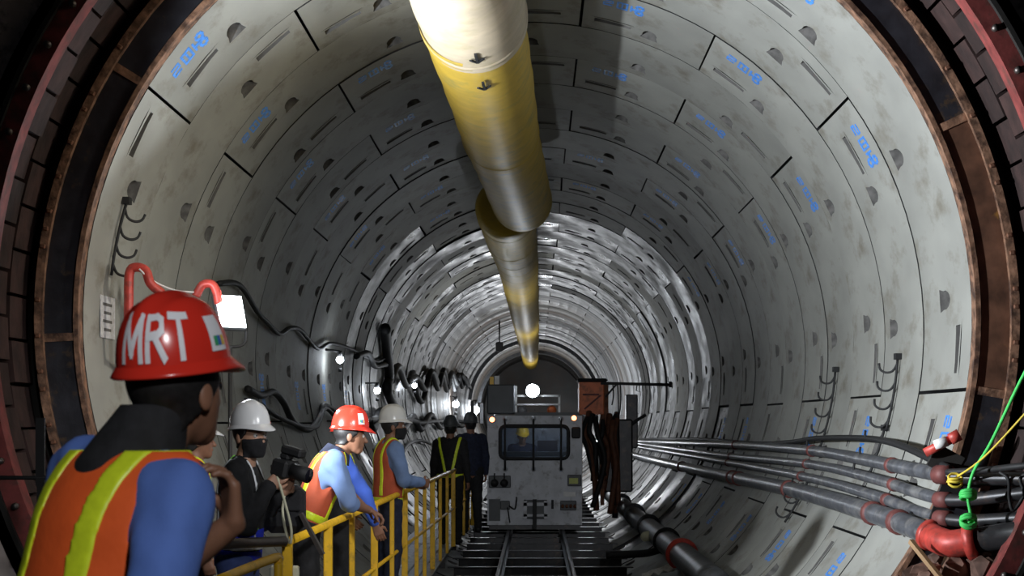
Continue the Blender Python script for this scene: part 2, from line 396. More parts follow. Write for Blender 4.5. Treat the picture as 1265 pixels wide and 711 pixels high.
# rings beyond: too narrow to tell apart, one object
mb = MB(); mb.smooth = False
for i in range(N_NEAR, N_ALL):
    y0, y1 = Y0+i*RW, Y0+(i+1)*RW
    ro = rs.uniform(-0.012, 0.012)
    for (a0, sp) in (odd if i % 2 == 0 else even):
        o = ro+rs.uniform(-0.01, 0.01); n = max(2, int(sp/5.6)); t1 = rs.uniform(-0.008, 0.008)
        vs = []
        for k in range(n+1):
            a = rad(a0+0.2+(sp-0.4)*k/n)
            for (r, y) in ((RT+TH, y0+0.006), (RT+o, y0+0.006), (RT+o+t1, y1-0.006), (RT+TH, y1-0.006)): vs.append((AX+r*math.cos(a), y, AZ+r*math.sin(a)))
        fs = [(4*k+c, 4*k+c+1, 4*k+c+5, 4*k+c+4) for k in range(n) for c in range(3)]
        mb.add(vs, fs)
far = mb.build('far_lining_rings', M['far']); far.parent = lin; far.matrix_parent_inverse = Matrix.Translation((-AX, -Y0, -AZ)); far['kind'] = 'stuff'
me = MB().ring((AX, 0, AZ), 0.02, RT+0.2, Y0+N_ALL*RW, Y0+N_ALL*RW+0.1).mesh('wall_far', M['far'])
tag(link('wall_far', me), 'dark far end of the tunnel', kind='structure')

# ------------------------------------------------------------------ portal: steel ring, recess, wall
WY, RO = 11.2, 3.44
pr = empty('trim_1', (AX, 0, AZ), label='rusty steel ring of panels and ribs framing the tunnel mouth', kind='structure')
c0 = (0, 0, 0)
ends = [(-9+33.75*k, 33.75) for k in range(4)]+[(126, 22.5)]+[(148.5+33.75*k, 33.75) for k in range(6)]
for (a0, sp) in ends:
    am = (a0+sp/2) % 360
    mt = M['brownp'] if (a0 == -9) else M['blackp']
    MB().ring(c0, RT+0.045, RT+0.235, Y0-0.105, Y0+0.02, a0+0.5, a0+sp-0.5).build('steel_panel', mt, pr)
    MB().ring(c0, RT+0.03, RT+0.27, Y0-0.118, Y0+0.02, a0-0.5, a0+0.5, 1).build('rib', M['rustlip'], pr)
MB().ring(c0, RT+0.002, RT+0.035, Y0-0.125, Y0-0.004).build('inner_lip', M['rustlip'], pr)
mb = MB(); MB.ring(mb, c0, RT+0.235, RT+0.29, Y0-0.15, Y0+0.05, step=2.5); mb.build('outer_lip', M['rustlip'], pr)
for k in range(150):
    a = rad(-70+k*2.1)
    if rs.random() < 0.55:
        link('bolt', bpy.data.meshes.get('lip_bolt') or MB().box((0,0,0), (0.035,0.03,0.03), None, 0.006).mesh('lip_bolt', M['rust']), pr, ((RT+0.265)*math.cos(a), Y0-0.155, (RT+0.265)*math.sin(a))).rotation_euler = (0, -a, 0)
rc = empty('wall_recess', (AX, 0, AZ), label='dark rust stained recess of blocks around the steel ring', kind='structure')
MB().ring(c0, RT+0.20, RO+0.1, Y0+0.06, Y0+0.2).build('back_plate', M['dark'], rc)
MB().ring(c0, RO+0.05, RO+0.15, WY, Y0+0.2).build('backing', M['dark'], rc)
for k in range(64):
    a0 = -70+k*5.0
    for row in (0, 1):
        dr = rs.uniform(0, 0.03)
        yy = WY+0.12+row*0.45
        MB().ring(c0, RO-0.02-dr, RO+0.06, yy+0.012, yy+0.44, a0+0.2+row*2.5, a0+4.8+row*2.5, 2.3).build('block', M['block'], rc)
# the wall with its round opening
n = 96; mb = MB(); vs = []
for y in (WY, WY+0.12):
    for k in range(n):
        a = 2*PI*k/n; ca, sa = math.cos(a), math.sin(a)
        vs.append((AX+RO*ca, y, AZ+RO*sa))
        s_ = 1/max(abs(ca), abs(sa)); vs.append((AX+9*ca*s_, y, AZ+9*sa*s_))
fs = []
for k in range(n):
    j = (k+1) % n
    fs += [(2*k, 2*k+1, 2*j+1, 2*j), (2*n+2*k, 2*n+2*j, 2*n+2*j+1, 2*n+2*k+1), (2*k, 2*j, 2*n+2*j, 2*n+2*k)]
mb.add(vs, fs); tag(mb.build('wall_front', M['wall']), 'rough concrete station wall around the tunnel mouth', kind='structure')
fl = empty('trim_2', (AX, 0, AZ), label='bolted red steel flange around the opening in the station wall', kind='structure')
MB().ring(c0, RO-0.10, RO+0.02, WY-0.06, WY+0.10, step=2.5).build('flange', M['redring'], fl)
MB().ring(c0, RO+0.015, RO+0.045, WY-0.10, WY+0.02, step=2.5).build('flange_edge', M['dark'], fl)
bmesh_ = MB().cyl((0,-0.035,0), (0,0.02,0), 0.022, 8).mesh('flange_bolt', M['bolt'])
for k in range(72):
    a = rad(k*5+1); link('bolt', bmesh_, fl, ((RO-0.045)*math.cos(a), WY-0.07, (RO-0.045)*math.sin(a)))

# station floor in front and tunnel invert
tag(MB().box((-2.9, 6.0, -0.06), (3.4, 12.3, 0.12)).build('floor', M['floor']), 'dark platform floor in front of the tunnel mouth', kind='structure')
tag(MB().box((AX, 40, -0.54), (1.5, 56, 0.06)).build('floor_invert', M['floor']), 'dark muddy invert under the sleepers', kind='structure')

# ------------------------------------------------------------------ track
RZ = CZ-1.80
for sx, lab in ((-0.45, 'left dark steel rail of the narrow track under the locomotive'), (0.45, 'right dark steel rail of the narrow track under the locomotive')):
    t = empty('rail', (sx, 12.4, RZ), label=lab, cat='rail', group='rails of the track')
    MB().box((0, 24, -0.02), (0.055, 48, 0.04), None, 0.008).build('rail_head', M['blacksteel'], t)
    MB().box((0, 24, -0.075), (0.016, 48, 0.08)).build('rail_web', M['blacksteel'], t)
    MB().box((0, 24, -0.12), (0.10, 48, 0.016)).build('rail_foot', M['blacksteel'], t)
sl = None
slm = [MB().box((0,0,0), (2.46,0.15,0.012)).mesh('flange', M['blacksteel']), MB().box((0,0,0), (2.30,0.012,0.13)).mesh('web', M['blacksteel']), MB().box((0,0,0), (2.1,0.15,0.012)).mesh('lower_flange', M['blacksteel'])]
for k in range(24):
    y = 13.3+1.5*k
    t = empty('sleeper', (0.06, y, RZ-0.135), label='dark steel beam sleeper lying across the invert under the rails', cat='sleeper', group='sleepers of the track')
    link('top_flange', slm[0], t); link('web', slm[1], t, (0,0,-0.07)); link('bottom_flange', slm[2], t, (-0.1,0,-0.14))
    for s in (-0.8, 0.7): MB().box((s, 0, -0.195), (0.12, 0.12, 0.10)).build('packer', M['blacksteel'], t)

# ------------------------------------------------------------------ walkway and railing
wk = empty('walkway', (-1.45, 12.2, 0), label='narrow metal plank walkway along the left tunnel wall', cat='walkway')
pm = MB().box((0, 0, -0.02), (0.135, 2.96, 0.04), None, 0.006).mesh('walkway_plank', M['plank'])
for k in range(14):
    for j in range(5):
        link('plank', pm, wk, (-0.31+j*0.145, 1.5+k*3.0, rs.uniform(-0.004, 0.004)))
for k in range(14):
    MB().box((0.03, 0.3+k*3.0, -0.075), (0.66, 0.08, 0.07)).build('bracket', M['blacksteel'], wk)
def rx(d): return -1.514+0.01804*d
posts = [9.66, 11.3, 12.55, 14.0, 15.4, 16.6, 17.9, 18.9, 20.0, 21.2, 22.4, 23.6, 24.8, 26.0, 27.2, 28.4]
ra = empty('railing', (rx(9.66), 9.66, 0), label='long yellow steel handrail running into the tunnel beside the walkway', cat='railing')
def rl(p): return Vector((p[0]-rx(9.66), p[1]-9.66, p[2]))
MB().tube([rl((rx(9.63), 9.63, 1.0)), rl((rx(28.6), 28.6, 1.0))], 0.024, 10).build('handrail', M['yellow'], ra)
MB().tube([rl((rx(9.63), 9.63, 0.5)), rl((rx(28.6), 28.6, 0.5))], 0.016, 8).build('mid_rail', M['yellow'], ra)
for k, d in enumerate(posts):
    thick = k in (0, 1, 3, 5, 8, 11, 15)
    MB().box(rl((rx(d), d, 0.5)), (0.055 if thick else 0.038, 0.05, 1.0), None, 0.006).build('post', M['yellow'], ra)
r2 = empty('railing', P(342, 711, 9.2)*1, label='short yellow handrail end sloping down in front of the photographer', cat='railing')
o = r2.location.copy(); o.z = 0; r2.location = o
top = P(341, 688, 9.2)-o; low = P(270, 716, 8.3)-o
mb = MB().tube(smoothpath([low, top*0.97+low*0.03, top+Vector((0.01,0,-0.03)), top+Vector((0.012,0,-0.12)), Vector((top.x+0.012, top.y, 0.0))], 4), 0.024, 10); mb.build('handrail', M['yellow'], r2)
MB().box((low.x, low.y, low.z/2), (0.045, 0.045, low.z)).build('post', M['yellow'], r2)
t = empty('barrier_pipe', (-1.9, 9.0, 0), label='dark horizontal barrier pipe in front of the photographer in jeans', cat='barrier')
a = P(225, 674, 9.0); b = P(352, 668, 9.5)
MB().tube([a-t.location, b-t.location], 0.028, 10).build('pipe', M['bolt'], t)
MB().box(((a.x-1.0)*0+a.x+1.9-0.05, 0, a.z/2), (0.06, 0.06, a.z)).build('post', M['blacksteel'], t)
cpost = P(350, 711, 9.75)
tag(MB().box((0,0,0.43), (0.16, 0.06, 0.86), None, 0.01).build('cream_board', M['cream'], None, (cpost.x, 9.8, 0)), 'cream upright board behind the first yellow post', 'board')

# ------------------------------------------------------------------ ventilation duct
def duct(name, pts, r, m, label, seams=(), cap=False):
    path = smoothpath(pts, 8); base = path[0].copy()
    t = empty(name, base, label=label, cat='duct', group='yellow ventilation duct sections')
    loc = [p-base for p in path]
    rsx = [r*(1+0.012*math.sin(i*1.7)) for i in range(len(loc))]
    if cap: loc = [loc[0]-(loc[1]-loc[0]).normalized()*0.16, loc[0]-(loc[1]-loc[0]).normalized()*0.10]+loc; rsx = [0.02, r*0.85]+rsx
    MB().tube(loc, rsx, 40, cap=False).build('sleeve', m, t)
    for f in seams:
        i = min(len(loc)-2, int(f*(len(loc)-1))); d = (loc[i+1]-loc[i]).normalized()
        MB().tube([loc[i]-d*0.05, loc[i]-d*0.025, loc[i]+d*0.025, loc[i]+d*0.05], [r*1.005, r*1.02, r*1.02, r*1.005], 40, cap=False).build('band', m, t)
    return t, loc
RD = 0.415
d1, l1 = duct('ventilation_duct', [(-0.70, 9.5, 4.75), (-0.55, 12.2, 4.84), (-0.49, 14.2, 4.83)], RD*1.02, M['ductw'], 'pale whitish ventilation duct section hanging nearest at the top', (0.97,))
d2, l2 = duct('ventilation_duct', [(-0.51, 13.9, 4.83), (-0.44, 16.5, 4.80), (-0.38, 19.5, 4.75)], RD, M['duct'], 'long bright yellow ventilation duct section below the whitish one', (0.1, 0.97))
d3, l3 = duct('ventilation_duct', [(-0.385, 19.3, 4.75), (-0.30, 21.5, 4.71), (-0.19, 24.6, 4.66)], RD*0.985, M['duct'], 'drooping yellow duct section ending above the next one', (0.98,))
d4, l4 = duct('ventilation_duct', [(-0.43, 24.95, 4.62), (-0.40, 30, 4.68), (-0.37, 38, 4.88), (-0.32, 55, 4.80), (-0.30, 75, 4.9), (-0.30, 100, 4.95)], RD, M['duct'], 'far yellow duct section running on towards the locomotive lamp', (0.1, 0.22, 0.3, 0.36, 0.42, 0.5, 0.6, 0.7, 0.8), True)
# arrows printed on the duct (small anchors pointing down)
def duct_mark(t, loc, f, side):
    i = int(f*(len(loc)-1)); c = loc[i]; d = (loc[min(i+1, len(loc)-1)]-loc[i-1]).normalized()
    dn = Vector((side, -0.15, -1)).normalized(); dn = (dn-d*dn.dot(d)).normalized(); x = d.cross(dn)
    p = c+dn*(RD*1.045)
    mb = MB(); mb.bar(p+d*0.17, p-d*0.14, 0.022, 0.012, dn)
    mb.bar(p+d*0.17, p+d*0.05+x*0.05, 0.02, 0.012, dn); mb.bar(p+d*0.17, p+d*0.05-x*0.05, 0.02, 0.012, dn)
    mb.build('arrow_mark', M['hose'], t)
duct_mark(d1, l1, 0.86, 0.12); duct_mark(d2, l2, 0.2, 0.14)
# hangers from the crown
for k, y in enumerate((13.0, 16.0, 19.0, 22.0, 24.4, 27.4, 33.4, 39.4)):
    z = 4.83-0.012*max(0, y-14) if y < 25 else 4.75
    x = -0.45
    t = empty('duct_hanger', (x, y, z+RD), label='thin wire hanger holding the yellow duct under the crown', cat='hanger', group='duct hangers')
    zt = AZ+math.sqrt(RT**2-(x-AX)**2)-z-RD
    MB().cyl((0,0,-0.01), (0,0,zt), 0.006, 6).build('wire', M['hose'], t)
    MB().box((0,0,zt-0.01), (0.08,0.05,0.02)).build('plate', M['bolt'], t)

# ------------------------------------------------------------------ pipes along the right wall
def pipe(name, pts, r, m, label, joints=(), jm=None, tail=None, n=14, jr=1.22, jl=0.045):
    path = smoothpath(pts, 6); base = path[0].copy()
    t = empty(name, base, label=label, cat='pipe', group='pipes along the right wall')
    MB().tube([p-base for p in path], r, n).build('tube', m, t)
    for j in joints:
        # j is a distance along y
        best = min(range(len(path)-1), key=lambda i: abs((path[i].y+path[i+1].y)/2-j))
        d = (path[best+1]-path[best]).normalized(); p = path[best]+(path[best+1]-path[best])*max(0, min(1, (j-path[best].y)/((path[best+1].y-path[best].y) or 1)))-base
        MB().tube([p-d*jl, p-d*jl*0.6, p+d*jl*0.6, p+d*jl], [r*1.1, r*jr, r*jr, r*1.1], n).build('coupling', jm or M['dullred'], t)
    return t
def wp(px, py, off):      # a point at a distance off the right wall seen at this pixel
    lo, hi = 8.0, 140.0
    for _ in range(50):
        m_ = (lo+hi)/2; p = P(px, py, m_)
        if (p.x-AX)**2+(p.z-AZ)**2 < (RT-off)**2: lo = m_
        else: hi = m_
    return P(px, py, lo)
def far_end(px, py, off):
    p = wp(px, py, off); return p
big = [wp(760, 556, .13), wp(812, 569, .13), wp(900, 588, .12), wp(985, 606, .12), wp(1080, 634, .12), P(1140, 656, 12.0)]
pb = pipe('service_pipe', big+[P(1166, 668, 11.75)], 0.075, M['pipeg'], 'thick grey pipe with red elbow, lowest on the right wall', (wp(975,604,.12).y, wp(905,589,.12).y, 13.3, 12.5, 22, 30), M['dullred'])
b0 = pb.location
e0 = P(1150, 661, 11.88); e1 = P(1172, 671, 11.6); e2 = P(1205, 667, 11.5)
MB().tube([p-b0 for p in smoothpath([e0, P(1158, 666, 11.74), e1, P(1188, 670, 11.54), e2], 4)], 0.09, 16).build('elbow', M['redc'], pb)
MB().tube([P(1195,668.5,11.52)-b0, P(1207,666.5,11.49)-b0], 0.125, 16).build('elbow_flange', M['redc'], pb)
MB().tube([P(1147,659.5,11.90)-b0, P(1152,662,11.86)-b0], 0.105, 16).build('elbow_flange', M['redc'], pb)
MB().tube([e2-b0, P(1300, 653, 11.1)-b0, P(1400, 640, 10.9)-b0], 0.082, 16).build('tail_pipe', M['blacksteel'], pb)
specs = [
 ('service_pipe', [(790,545),(850,547),(905,549),(1000,556),(1070,568),(1120,578),(1165,586)], 0.050, M['pipeg'], 'pale topped grey pipe just below the arched black cable', [(1200,590),(1265,591),(1360,592)], 0.047),
 ('service_pipe', [(790,548),(850,556),(900,563),(1000,573),(1080,591),(1130,607),(1165,617)], 0.042, M['pipeg'], 'slim grey pipe, middle of the upper three on the right wall', [(1195,617),(1265,609),(1360,600)], 0.045),
 ('service_pipe', [(790,552),(850,562),(900,571),(1000,590),(1080,612),(1130,630),(1165,640)], 0.042, M['pipeg'], 'slim grey pipe just above the thick lowest pipe', [(1195,643),(1265,639),(1360,634)], 0.042),
]
for nm, px, r, m_, lab, tail, tr in specs:
    pts = [wp(x, y, 0.11) for x, y in px[:-2]]+[P(px[-2][0], px[-2][1], 12.6), P(px[-1][0], px[-1][1], 11.85)]
    t = pipe(nm, pts, r, m_, lab, (wp(1000, 565, .11).y, 24, 13.2), M['dullred'])
    b0 = t.location; q = pts[-1]
    tl = [q]+[P(x, y, 11.7-0.3*i) for i, (x, y) in enumerate(tail)]
    MB().tube([p-b0 for p in smoothpath(tl, 5)], tr, 12).build('tail_pipe', M['blacksteel'], t)
    MB().tube([q-b0+Vector((-0.02,0.06,0)), q-b0+Vector((0.03,-0.05,0))], r*1.3, 14).build('flange', M['dullred'], t)
cb = smoothpath([wp(790,542,.08), wp(860,542,.07), wp(930,547,.07), wp(975,546,.10), wp(1010,541,.12), wp(1070,541,.12), P(1110,549,13.0), P(1150,567,12.2), P(1172,578,11.8)], 6)
tag(MB().tube([p-cb[0] for p in cb], 0.026, 10).build('arched_cable', M['hose'], None, cb[0]), 'arched black cable, topmost of the lines on the right wall', 'cable')
t = empty('valve_fitting', P(1160, 550, 11.9), label='red and white hose fitting above the pipe bends', cat='fitting')
MB().tube([(-0.09,0.02,-0.05), (0.09,-0.02,0.05)], 0.032, 10).build('body', M['redc'], t)
MB().tube([(0.07,-0.015,0.04), (0.13,-0.03,0.075)], 0.042, 10).build('collar', M['redc'], t)
MB().tube([(-0.03,0,0.0), (0.05,-0.02,0.03)], 0.036, 10).build('label_wrap', M['white'], t)
# steel bracket plate where pipes leave the ring
t = empty('pipe_bracket', P(1168, 625, 11.95), label='dark steel bracket plate behind the pipe bends', cat='bracket')
MB().box((0,0,0.02), (0.14,0.03,0.62), Euler((0,0.35,0)).to_matrix()).build('plate', M['blacksteel'], t)
MB().box((0.0,0.0,0.30), (0.20,0.04,0.16), Euler((0,0.5,0)).to_matrix()).build('gusset', M['dark'], t)
# ropes
def rope(pts, r, m_, label, knots=(), kr=0.04):
    p = smoothpath(pts, 6); t = empty('rope', p[0], label=label, cat='rope', group='ropes tied round the pipes')
    MB().tube([q-p[0] for q in p], r, 8).build('strand', m_, t)
    for k in knots:
        mb = MB()
        for j in range(4):
            a = rs.uniform(0, 6.28); b_ = rs.uniform(-1, 1); c = Vector(k)-p[0]
            ring = [c+Vector((math.cos(2*PI*i/9)*kr*1.1, math.sin(2*PI*i/9)*kr*math.cos(b_), math.sin(2*PI*i/9)*kr*math.sin(b_)+0.02*(j-3)*0.5)) for i in range(9)]
            mb.tube(ring, r*1.2, 6, closed=True)
        mb.build('knot', m_, t)
    return t
rope([P(1300, 405, 10.7), P(1265, 462, 10.9), P(1225, 545, 11.2), P(1203, 582, 11.35), P(1196, 612, 11.38), P(1199, 635, 11.38), P(1196, 648, 11.4)], 0.011, M['green'], 'green rope knotted round the two slim pipe ends', [P(1196,608,11.4), P(1196,640,11.4)], 0.042)
rope([P(1300, 470, 10.75), P(1265, 512, 10.9), P(1215, 565, 11.25), P(1180, 590, 11.6), P(1170, 595, 11.6)], 0.007, M['yrope'], 'thin yellow rope running up from the pipes beside the green rope', [P(1180,590,11.55)], 0.04)
t = empty('cable_bundle', P(1245, 590, 11.2), label='loop of black cable hanging on the right pipe ends', cat='cable')
MB().tube(smoothpath([P(1235,583,11.1)-t.location, P(1246,592,11.05)-t.location, P(1247,615,11.1)-t.location, P(1252,630,11.1)-t.location, P(1265,610,11.1)-t.location, P(1262,588,11.1)-t.location, P(1300,578,11.0)-t.location], 5), 0.012, 8).build('loop', M['hose'], t)
MB().tube(smoothpath([P(1170,583,11.7)-t.location, P(1220,580,11.4)-t.location, P(1265,575,11.1)-t.location, P(1330,570,11.0)-t.location], 5), 0.022, 8).build('lead', M['hose'], t)

# large floor pipe right of the track
lp0 = Vector((1.60, 40, 0.03)); pts = [Vector((1.71, 17.0, 0.10)), Vector((1.70, 22, 0.09)), Vector((1.66, 28, 0.07)), Vector((1.60, 42, 0.06))]
t = empty('drain_pipe', pts[0], label='large dark steel pipe with red flange lying right of the track', cat='pipe')
MB().tube([p-pts[0] for p in smoothpath(pts, 5)], 0.15, 24).build('tube', M['steel'], t)
for y, r_, m_ in ((20.9, 0.19, 'redc'), (23.2, 0.18, 'blacksteel'), (26.5, 0.18, 'blacksteel'), (30, 0.18, 'steel'), (34, 0.18, 'steel'), (38, 0.18, 'steel')):
    f = (y-17.0); x = np.interp(y, [17, 22, 28, 42], [0, -0.01, -0.05, -0.11])
    MB().cyl((x, f-0.05, 0), (x, f+0.05, 0), r_, 24).build('flange', M[m_], t)
mb = MB().tube(smoothpath([(-0.05, 6.5, -0.12), (-0.25, 6.3, -0.16), (-0.5, 6.2, -0.17), (-0.8, 6.15, -0.18)], 4), 0.05, 12); mb.build('branch_hose', M['hose'], t)
MB().tube([(-0.15, 7.6, -0.02), (-0.22, 7.4, -0.02)], 0.07, 12).build('cap', M['cream'], t)
t = empty('plastic_sheet', P(815, 705, 21.0), label='crumpled white sheet beside the large floor pipe', cat='sheet')
bm = bmesh.new(); bmesh.ops.create_grid(bm, x_segments=7, y_segments=7, size=0.2)
for v in bm.verts: v.co.z = rs.uniform(-0.03, 0.03)+0.25*v.co.x
me = bpy.data.meshes.new('sheet'); bm.to_mesh(me); bm.free(); me.materials.append(M['paper'])
so = link('sheet', me, t); sm = so.modifiers.new('s', 'SOLIDIFY'); sm.thickness = 0.01

# rubble at the foot of the recess
for k in range(46):
    x = rs.uniform(2.35, 3.35); y = rs.uniform(11.3, 11.95); z = 0.42+max(0, (x-2.3))*0.40+rs.uniform(-0.10, 0.20)
    bm = bmesh.new(); bmesh.ops.create_icosphere(bm, subdivisions=1, radius=1)
    sx, sy, sz = [rs.uniform(0.05, 0.12) for _ in range(3)]
    for v in bm.verts:
        f = rs.uniform(0.75, 1.2); v.co = Vector((v.co.x*sx*f, v.co.y*sy*f, v.co.z*sz*f))
    me = bpy.data.meshes.new('rubble_rock'); bm.to_mesh(me); bm.free(); me.materials.append(M['rock'])
    tag(link('rubble_rock', me, None, (x, y, z)), 'rust brown lump of rubble heaped below the pipe bends', 'rock', 'rubble below the pipe bends')
bm = bmesh.new(); bmesh.ops.create_grid(bm, x_segments=24, y_segments=10, size=1)
for v in bm.verts:
    X = 2.9+v.co.x*0.9; Y = 11.6+v.co.y*0.5
    v.co = Vector((X, Y, 0.36+max(0, X-2.3)*0.40+rs.uniform(-0.05, 0.05)))
me = bpy.data.meshes.new('rubble_bank'); bm.to_mesh(me); bm.free(); me.materials.append(M['rock'])
so = tag(link('rubble_bank', me), 'bank of packed brown spoil under the rubble lumps', 'spoil', kind='stuff'); sm = so.modifiers.new('s', 'SOLIDIFY'); sm.thickness = 0.5
tag(MB().bar(P(1125,668,11.6), P(1175,730,11.2), 0.03, 0.03).build('timber_stick', mat('timber', (0.4,0.25,0.13), 0.8)), 'thin wooden stick leaning in the rubble under the red elbow', 'stick')

# ------------------------------------------------------------------ cable hooks on the lining
def hook_rack(px, py, side, length, nh, label, flip=1):
    z1 = None
    lo, hi = 12.3, 60
    for _ in range(50):
        m_ = (lo+hi)/2; p = P(px, py, m_)
        if (p.x-AX)**2+(p.z-AZ)**2 < (RT-0.03)**2: lo = m_
        else: hi = m_
    p = P(px, py, lo); ang = math.atan2(p.z-AZ, p.x-AX)
    t = empty('cable_hook_rack', p, label=label, cat='hook rack', group='cable hook racks on the lining')
    def q(s, off=0.0, dy=0.0):
        a = ang-(s/RT)*side; r = RT-0.03-off
        return Vector((AX+r*math.cos(a), p.y+dy, AZ+r*math.sin(a)))-p
    MB().tube([q(length*k/8) for k in range(9)], 0.011, 8).build('bar', M['hose'], t)
    MB().box(q(0), (0.05,0.09,0.05)).build('end_plate', M['hose'], t)
    for h in range(nh):
        s = length*(h+0.6)/nh; mb = MB()
        mb.tube(smoothpath([q(s-0.03, 0.0), q(s+0.03, 0.03, 0.02*flip), q(s+0.045, 0.08, 0.05*flip), q(s+0.02, 0.12, 0.08*flip), q(s-0.03, 0.13, 0.09*flip)], 3), 0.010, 6)
        mb.build('hook', M['hose'], t)
hook_rack(157, 248, -1, 0.55, 4, 'short rack of black cable hooks on the left lining by the tunnel mouth')
hook_rack(1032, 456, 1, 0.85, 5, 'upright black hook rack on the right lining, farther from the mouth')
hook_rack(1109, 440, 1, 0.62, 4, 'tall black hook rack on the right lining nearest the mouth')
hook_rack(1093, 528, 1, 0.45, 3, 'low black hook rack on the right lining just above the cable arch')
hook_rack(1000, 590, 1, 0.5, 3, 'black hook rack carrying the thick lowest pipe')

# paper notice on the left lining, red frame and floodlight
def lw(px, py, off):
    lo, hi = 9.0, 140.0
    for _ in range(50):
        m_ = (lo+hi)/2; p = P(px, py, m_)
        if (p.x-AX)**2+(p.z-AZ)**2 < (RT-off)**2: lo = m_
        else: hi = m_
    return P(px, py, lo)
p = lw(133, 392, 0.012); t = empty('notice', p, label='grey paper notice taped to the left lining by the tunnel mouth', cat='notice')
MB().box((0,0.0,0), (0.006,0.42,0.30)).build('sheet', M['paper'], t)
for k in range(4): MB().box((0.004,-0.02,0.09-k*0.06), (0.004,0.26-0.05*(k%2),0.02)).build('print', M['mortar'], t)
p = P(160, 400, 12.7); t = empty('red_bracket', (p.x, p.y, p.z), label='bent red steel bracket behind the foreground red helmet', cat='bracket')
def at(px, py, d): return P(px, py, d)-p
MB().tube(smoothpath([at(158,445,12.7), at(159,380,12.7), at(160,338,12.7), at(168,330,12.7), at(180,334,12.7), at(186,350,12.7), at(200,362,12.75)], 4), 0.034, 10).build('bar', M['redc'], t)
MB().tube(smoothpath([at(242,366,12.9), at(250,352,12.9), at(262,351,12.9), at(268,362,12.9), at(270,375,12.9)], 4), 0.032, 10).build('bow', M['redc'], t)
MB().tube(smoothpath([at(172,332,12.66), at(188,346,12.7), at(215,358,12.8), at(245,361,12.9)], 4), 0.007, 6).build('wire', M['white'], t)
MB().bar(at(158,440,12.7), at(262,440,12.9), 0.04, 0.04).build('cross_bar', M['redc'], t)
FLP = P(283, 386, 13.0)
t = empty('floodlight', FLP, label='lit white floodlight beside the foreground red helmet', cat='floodlight')
fd = Vector((0.62, -0.72, 0.30)).normalized(); fr = fd.to_track_quat('Y', 'Z').to_matrix()
MB().box((0,0,0), (0.235,0.05,0.27), fr, 0.01).build('housing', M['locod'], t)
MB().box(fd*0.027, (0.21,0.008,0.24), fr).build('lens', M['lampw'], t)
MB().tube(smoothpath([fr@Vector((-0.13,0,0)), fr@Vector((-0.13,-0.05,-0.2)), fr@Vector((0,-0.06,-0.24)), fr@Vector((0.13,-0.05,-0.2)), fr@Vector((0.13,0,0))], 4), 0.012, 8).build('yoke', M['hose'], t)
MB().cyl(fr@Vector((0,-0.06,-0.24)), fr@Vector((0,-0.06,-0.24))+Vector((0,0,-2.0)), 0.016, 8).build('stand', M['hose'], t)
fl_l = lamp('floodlight_beam', 'AREA', tuple(FLP+fd*0.04), 110, (0.86,0.93,1.0), tuple(FLP+fd+Vector((0.25,0.15,0.35))), size=0.2)
fl_l.parent = t; fl_l.location = fd*0.04

# ------------------------------------------------------------------ cables and lamps on the left wall
def wallcable(pts, r, label, off=0.07, m_='hose', grp='black cables sagging along the left wall'):
    p = smoothpath([lw(x, y, off) for x, y in pts], 6)
    o = MB().tube([q-p[0] for q in p], r, 8).build('wall_cable', M[m_], None, p[0])
    tag(o, label, 'cable', grp)
wallcable([(270,350),(296,352),(318,385),(330,398),(345,412),(358,405),(372,408),(392,430),(408,424),(432,430),(452,440),(466,446),(478,440)], 0.028, 'black cable sagging in waves above the white helmet from the floodlight')
wallcable([(306,480),(322,488),(338,484),(350,497),(362,520),(382,530),(396,512),(400,500),(420,512),(436,530)], 0.04, 'thick wrapped black cable looping behind the photographer')
wallcable([(322,500),(345,515),(372,526),(392,526),(402,504),(418,520)], 0.03, 'thin black cable below the thick wrapped loop', 0.09)
wallcable([(476,405),(478,430),(481,465),(478,480),(486,500)], 0.10, 'thick black vertical cable bundle on the left wall past the red helmet', 0.12)
wallcable([(440,440),(455,436),(463,452),(476,450),(484,455)], 0.05, 'black cable bend joining the vertical bundle', 0.10)
xs = [(484,470),(492,452),(502,476),(510,460),(514,484),(522,495),(530,464),(536,460),(543,478),(548,456),(553,476),(557,462),(562,482),(566,462),(571,478),(575,466),(582,480),(586,470)]
wallcable(xs, 0.075, 'black cable festoon zigzagging along the left wall towards the locomotive', 0.15)
wallcable([(505,470),(515,466),(525,480),(533,458),(541,480),(546,462),(552,482),(558,460),(565,474),(570,462),(578,476)], 0.08, 'second black festoon tangled with the zigzag cable', 0.2)
wallcable([(440,520),(452,512),(460,530),(470,508),(485,515),(498,530),(510,514),(520,530),(532,512),(545,528),(556,515),(570,526),(585,516)], 0.08, 'low black cable bundle running behind the white helmets', 0.14)
wallcable([(448,516),(462,518),(476,514),(490,524),(505,518),(520,522),(535,520),(560,520),(588,520)], 0.06, 'straight black cable along the low bundle', 0.16)
wallcable([(497,560),(505,548),(520,544),(532,548)], 0.04, 'short black hose curving out beside the white helmet man', 0.12)
def walllamp(px, py, r, energy, label, estr='lampb', off=0.22, dcap=None):
    p = lw(px, py, off)
    t = empty('wall_lamp', p, label=label, cat='lamp', group='work lamps along the left wall')
    MB().sphere((0,0,0), r, 12, 8).build('bulb', M[estr], t)
    MB().cyl((0,0,r*0.8), (0,0,r*2.4), r*0.6, 10).build('socket', M['hose'], t)
    d = (Vector((AX, p.y, AZ))-p).normalized()
    MB().tube([(0,0,r*2.2), Vector((0,0,r*2.4))-d*off], 0.02, 6).build('bracket', M['hose'], t)
    MB().cyl((0,0,-r*3.2), (0,0,-r*2.2), r*0.5, 8).build('plug', M['hose'], t)
    l = lamp('wall_lamp_light', 'POINT', (0,0,0), energy, (0.85,0.92,1.0), shadow_soft_size=r*1.3); l.parent = t; l.location = d*0.0+Vector((0,0,0))
    l.location = d*(r*1.8)
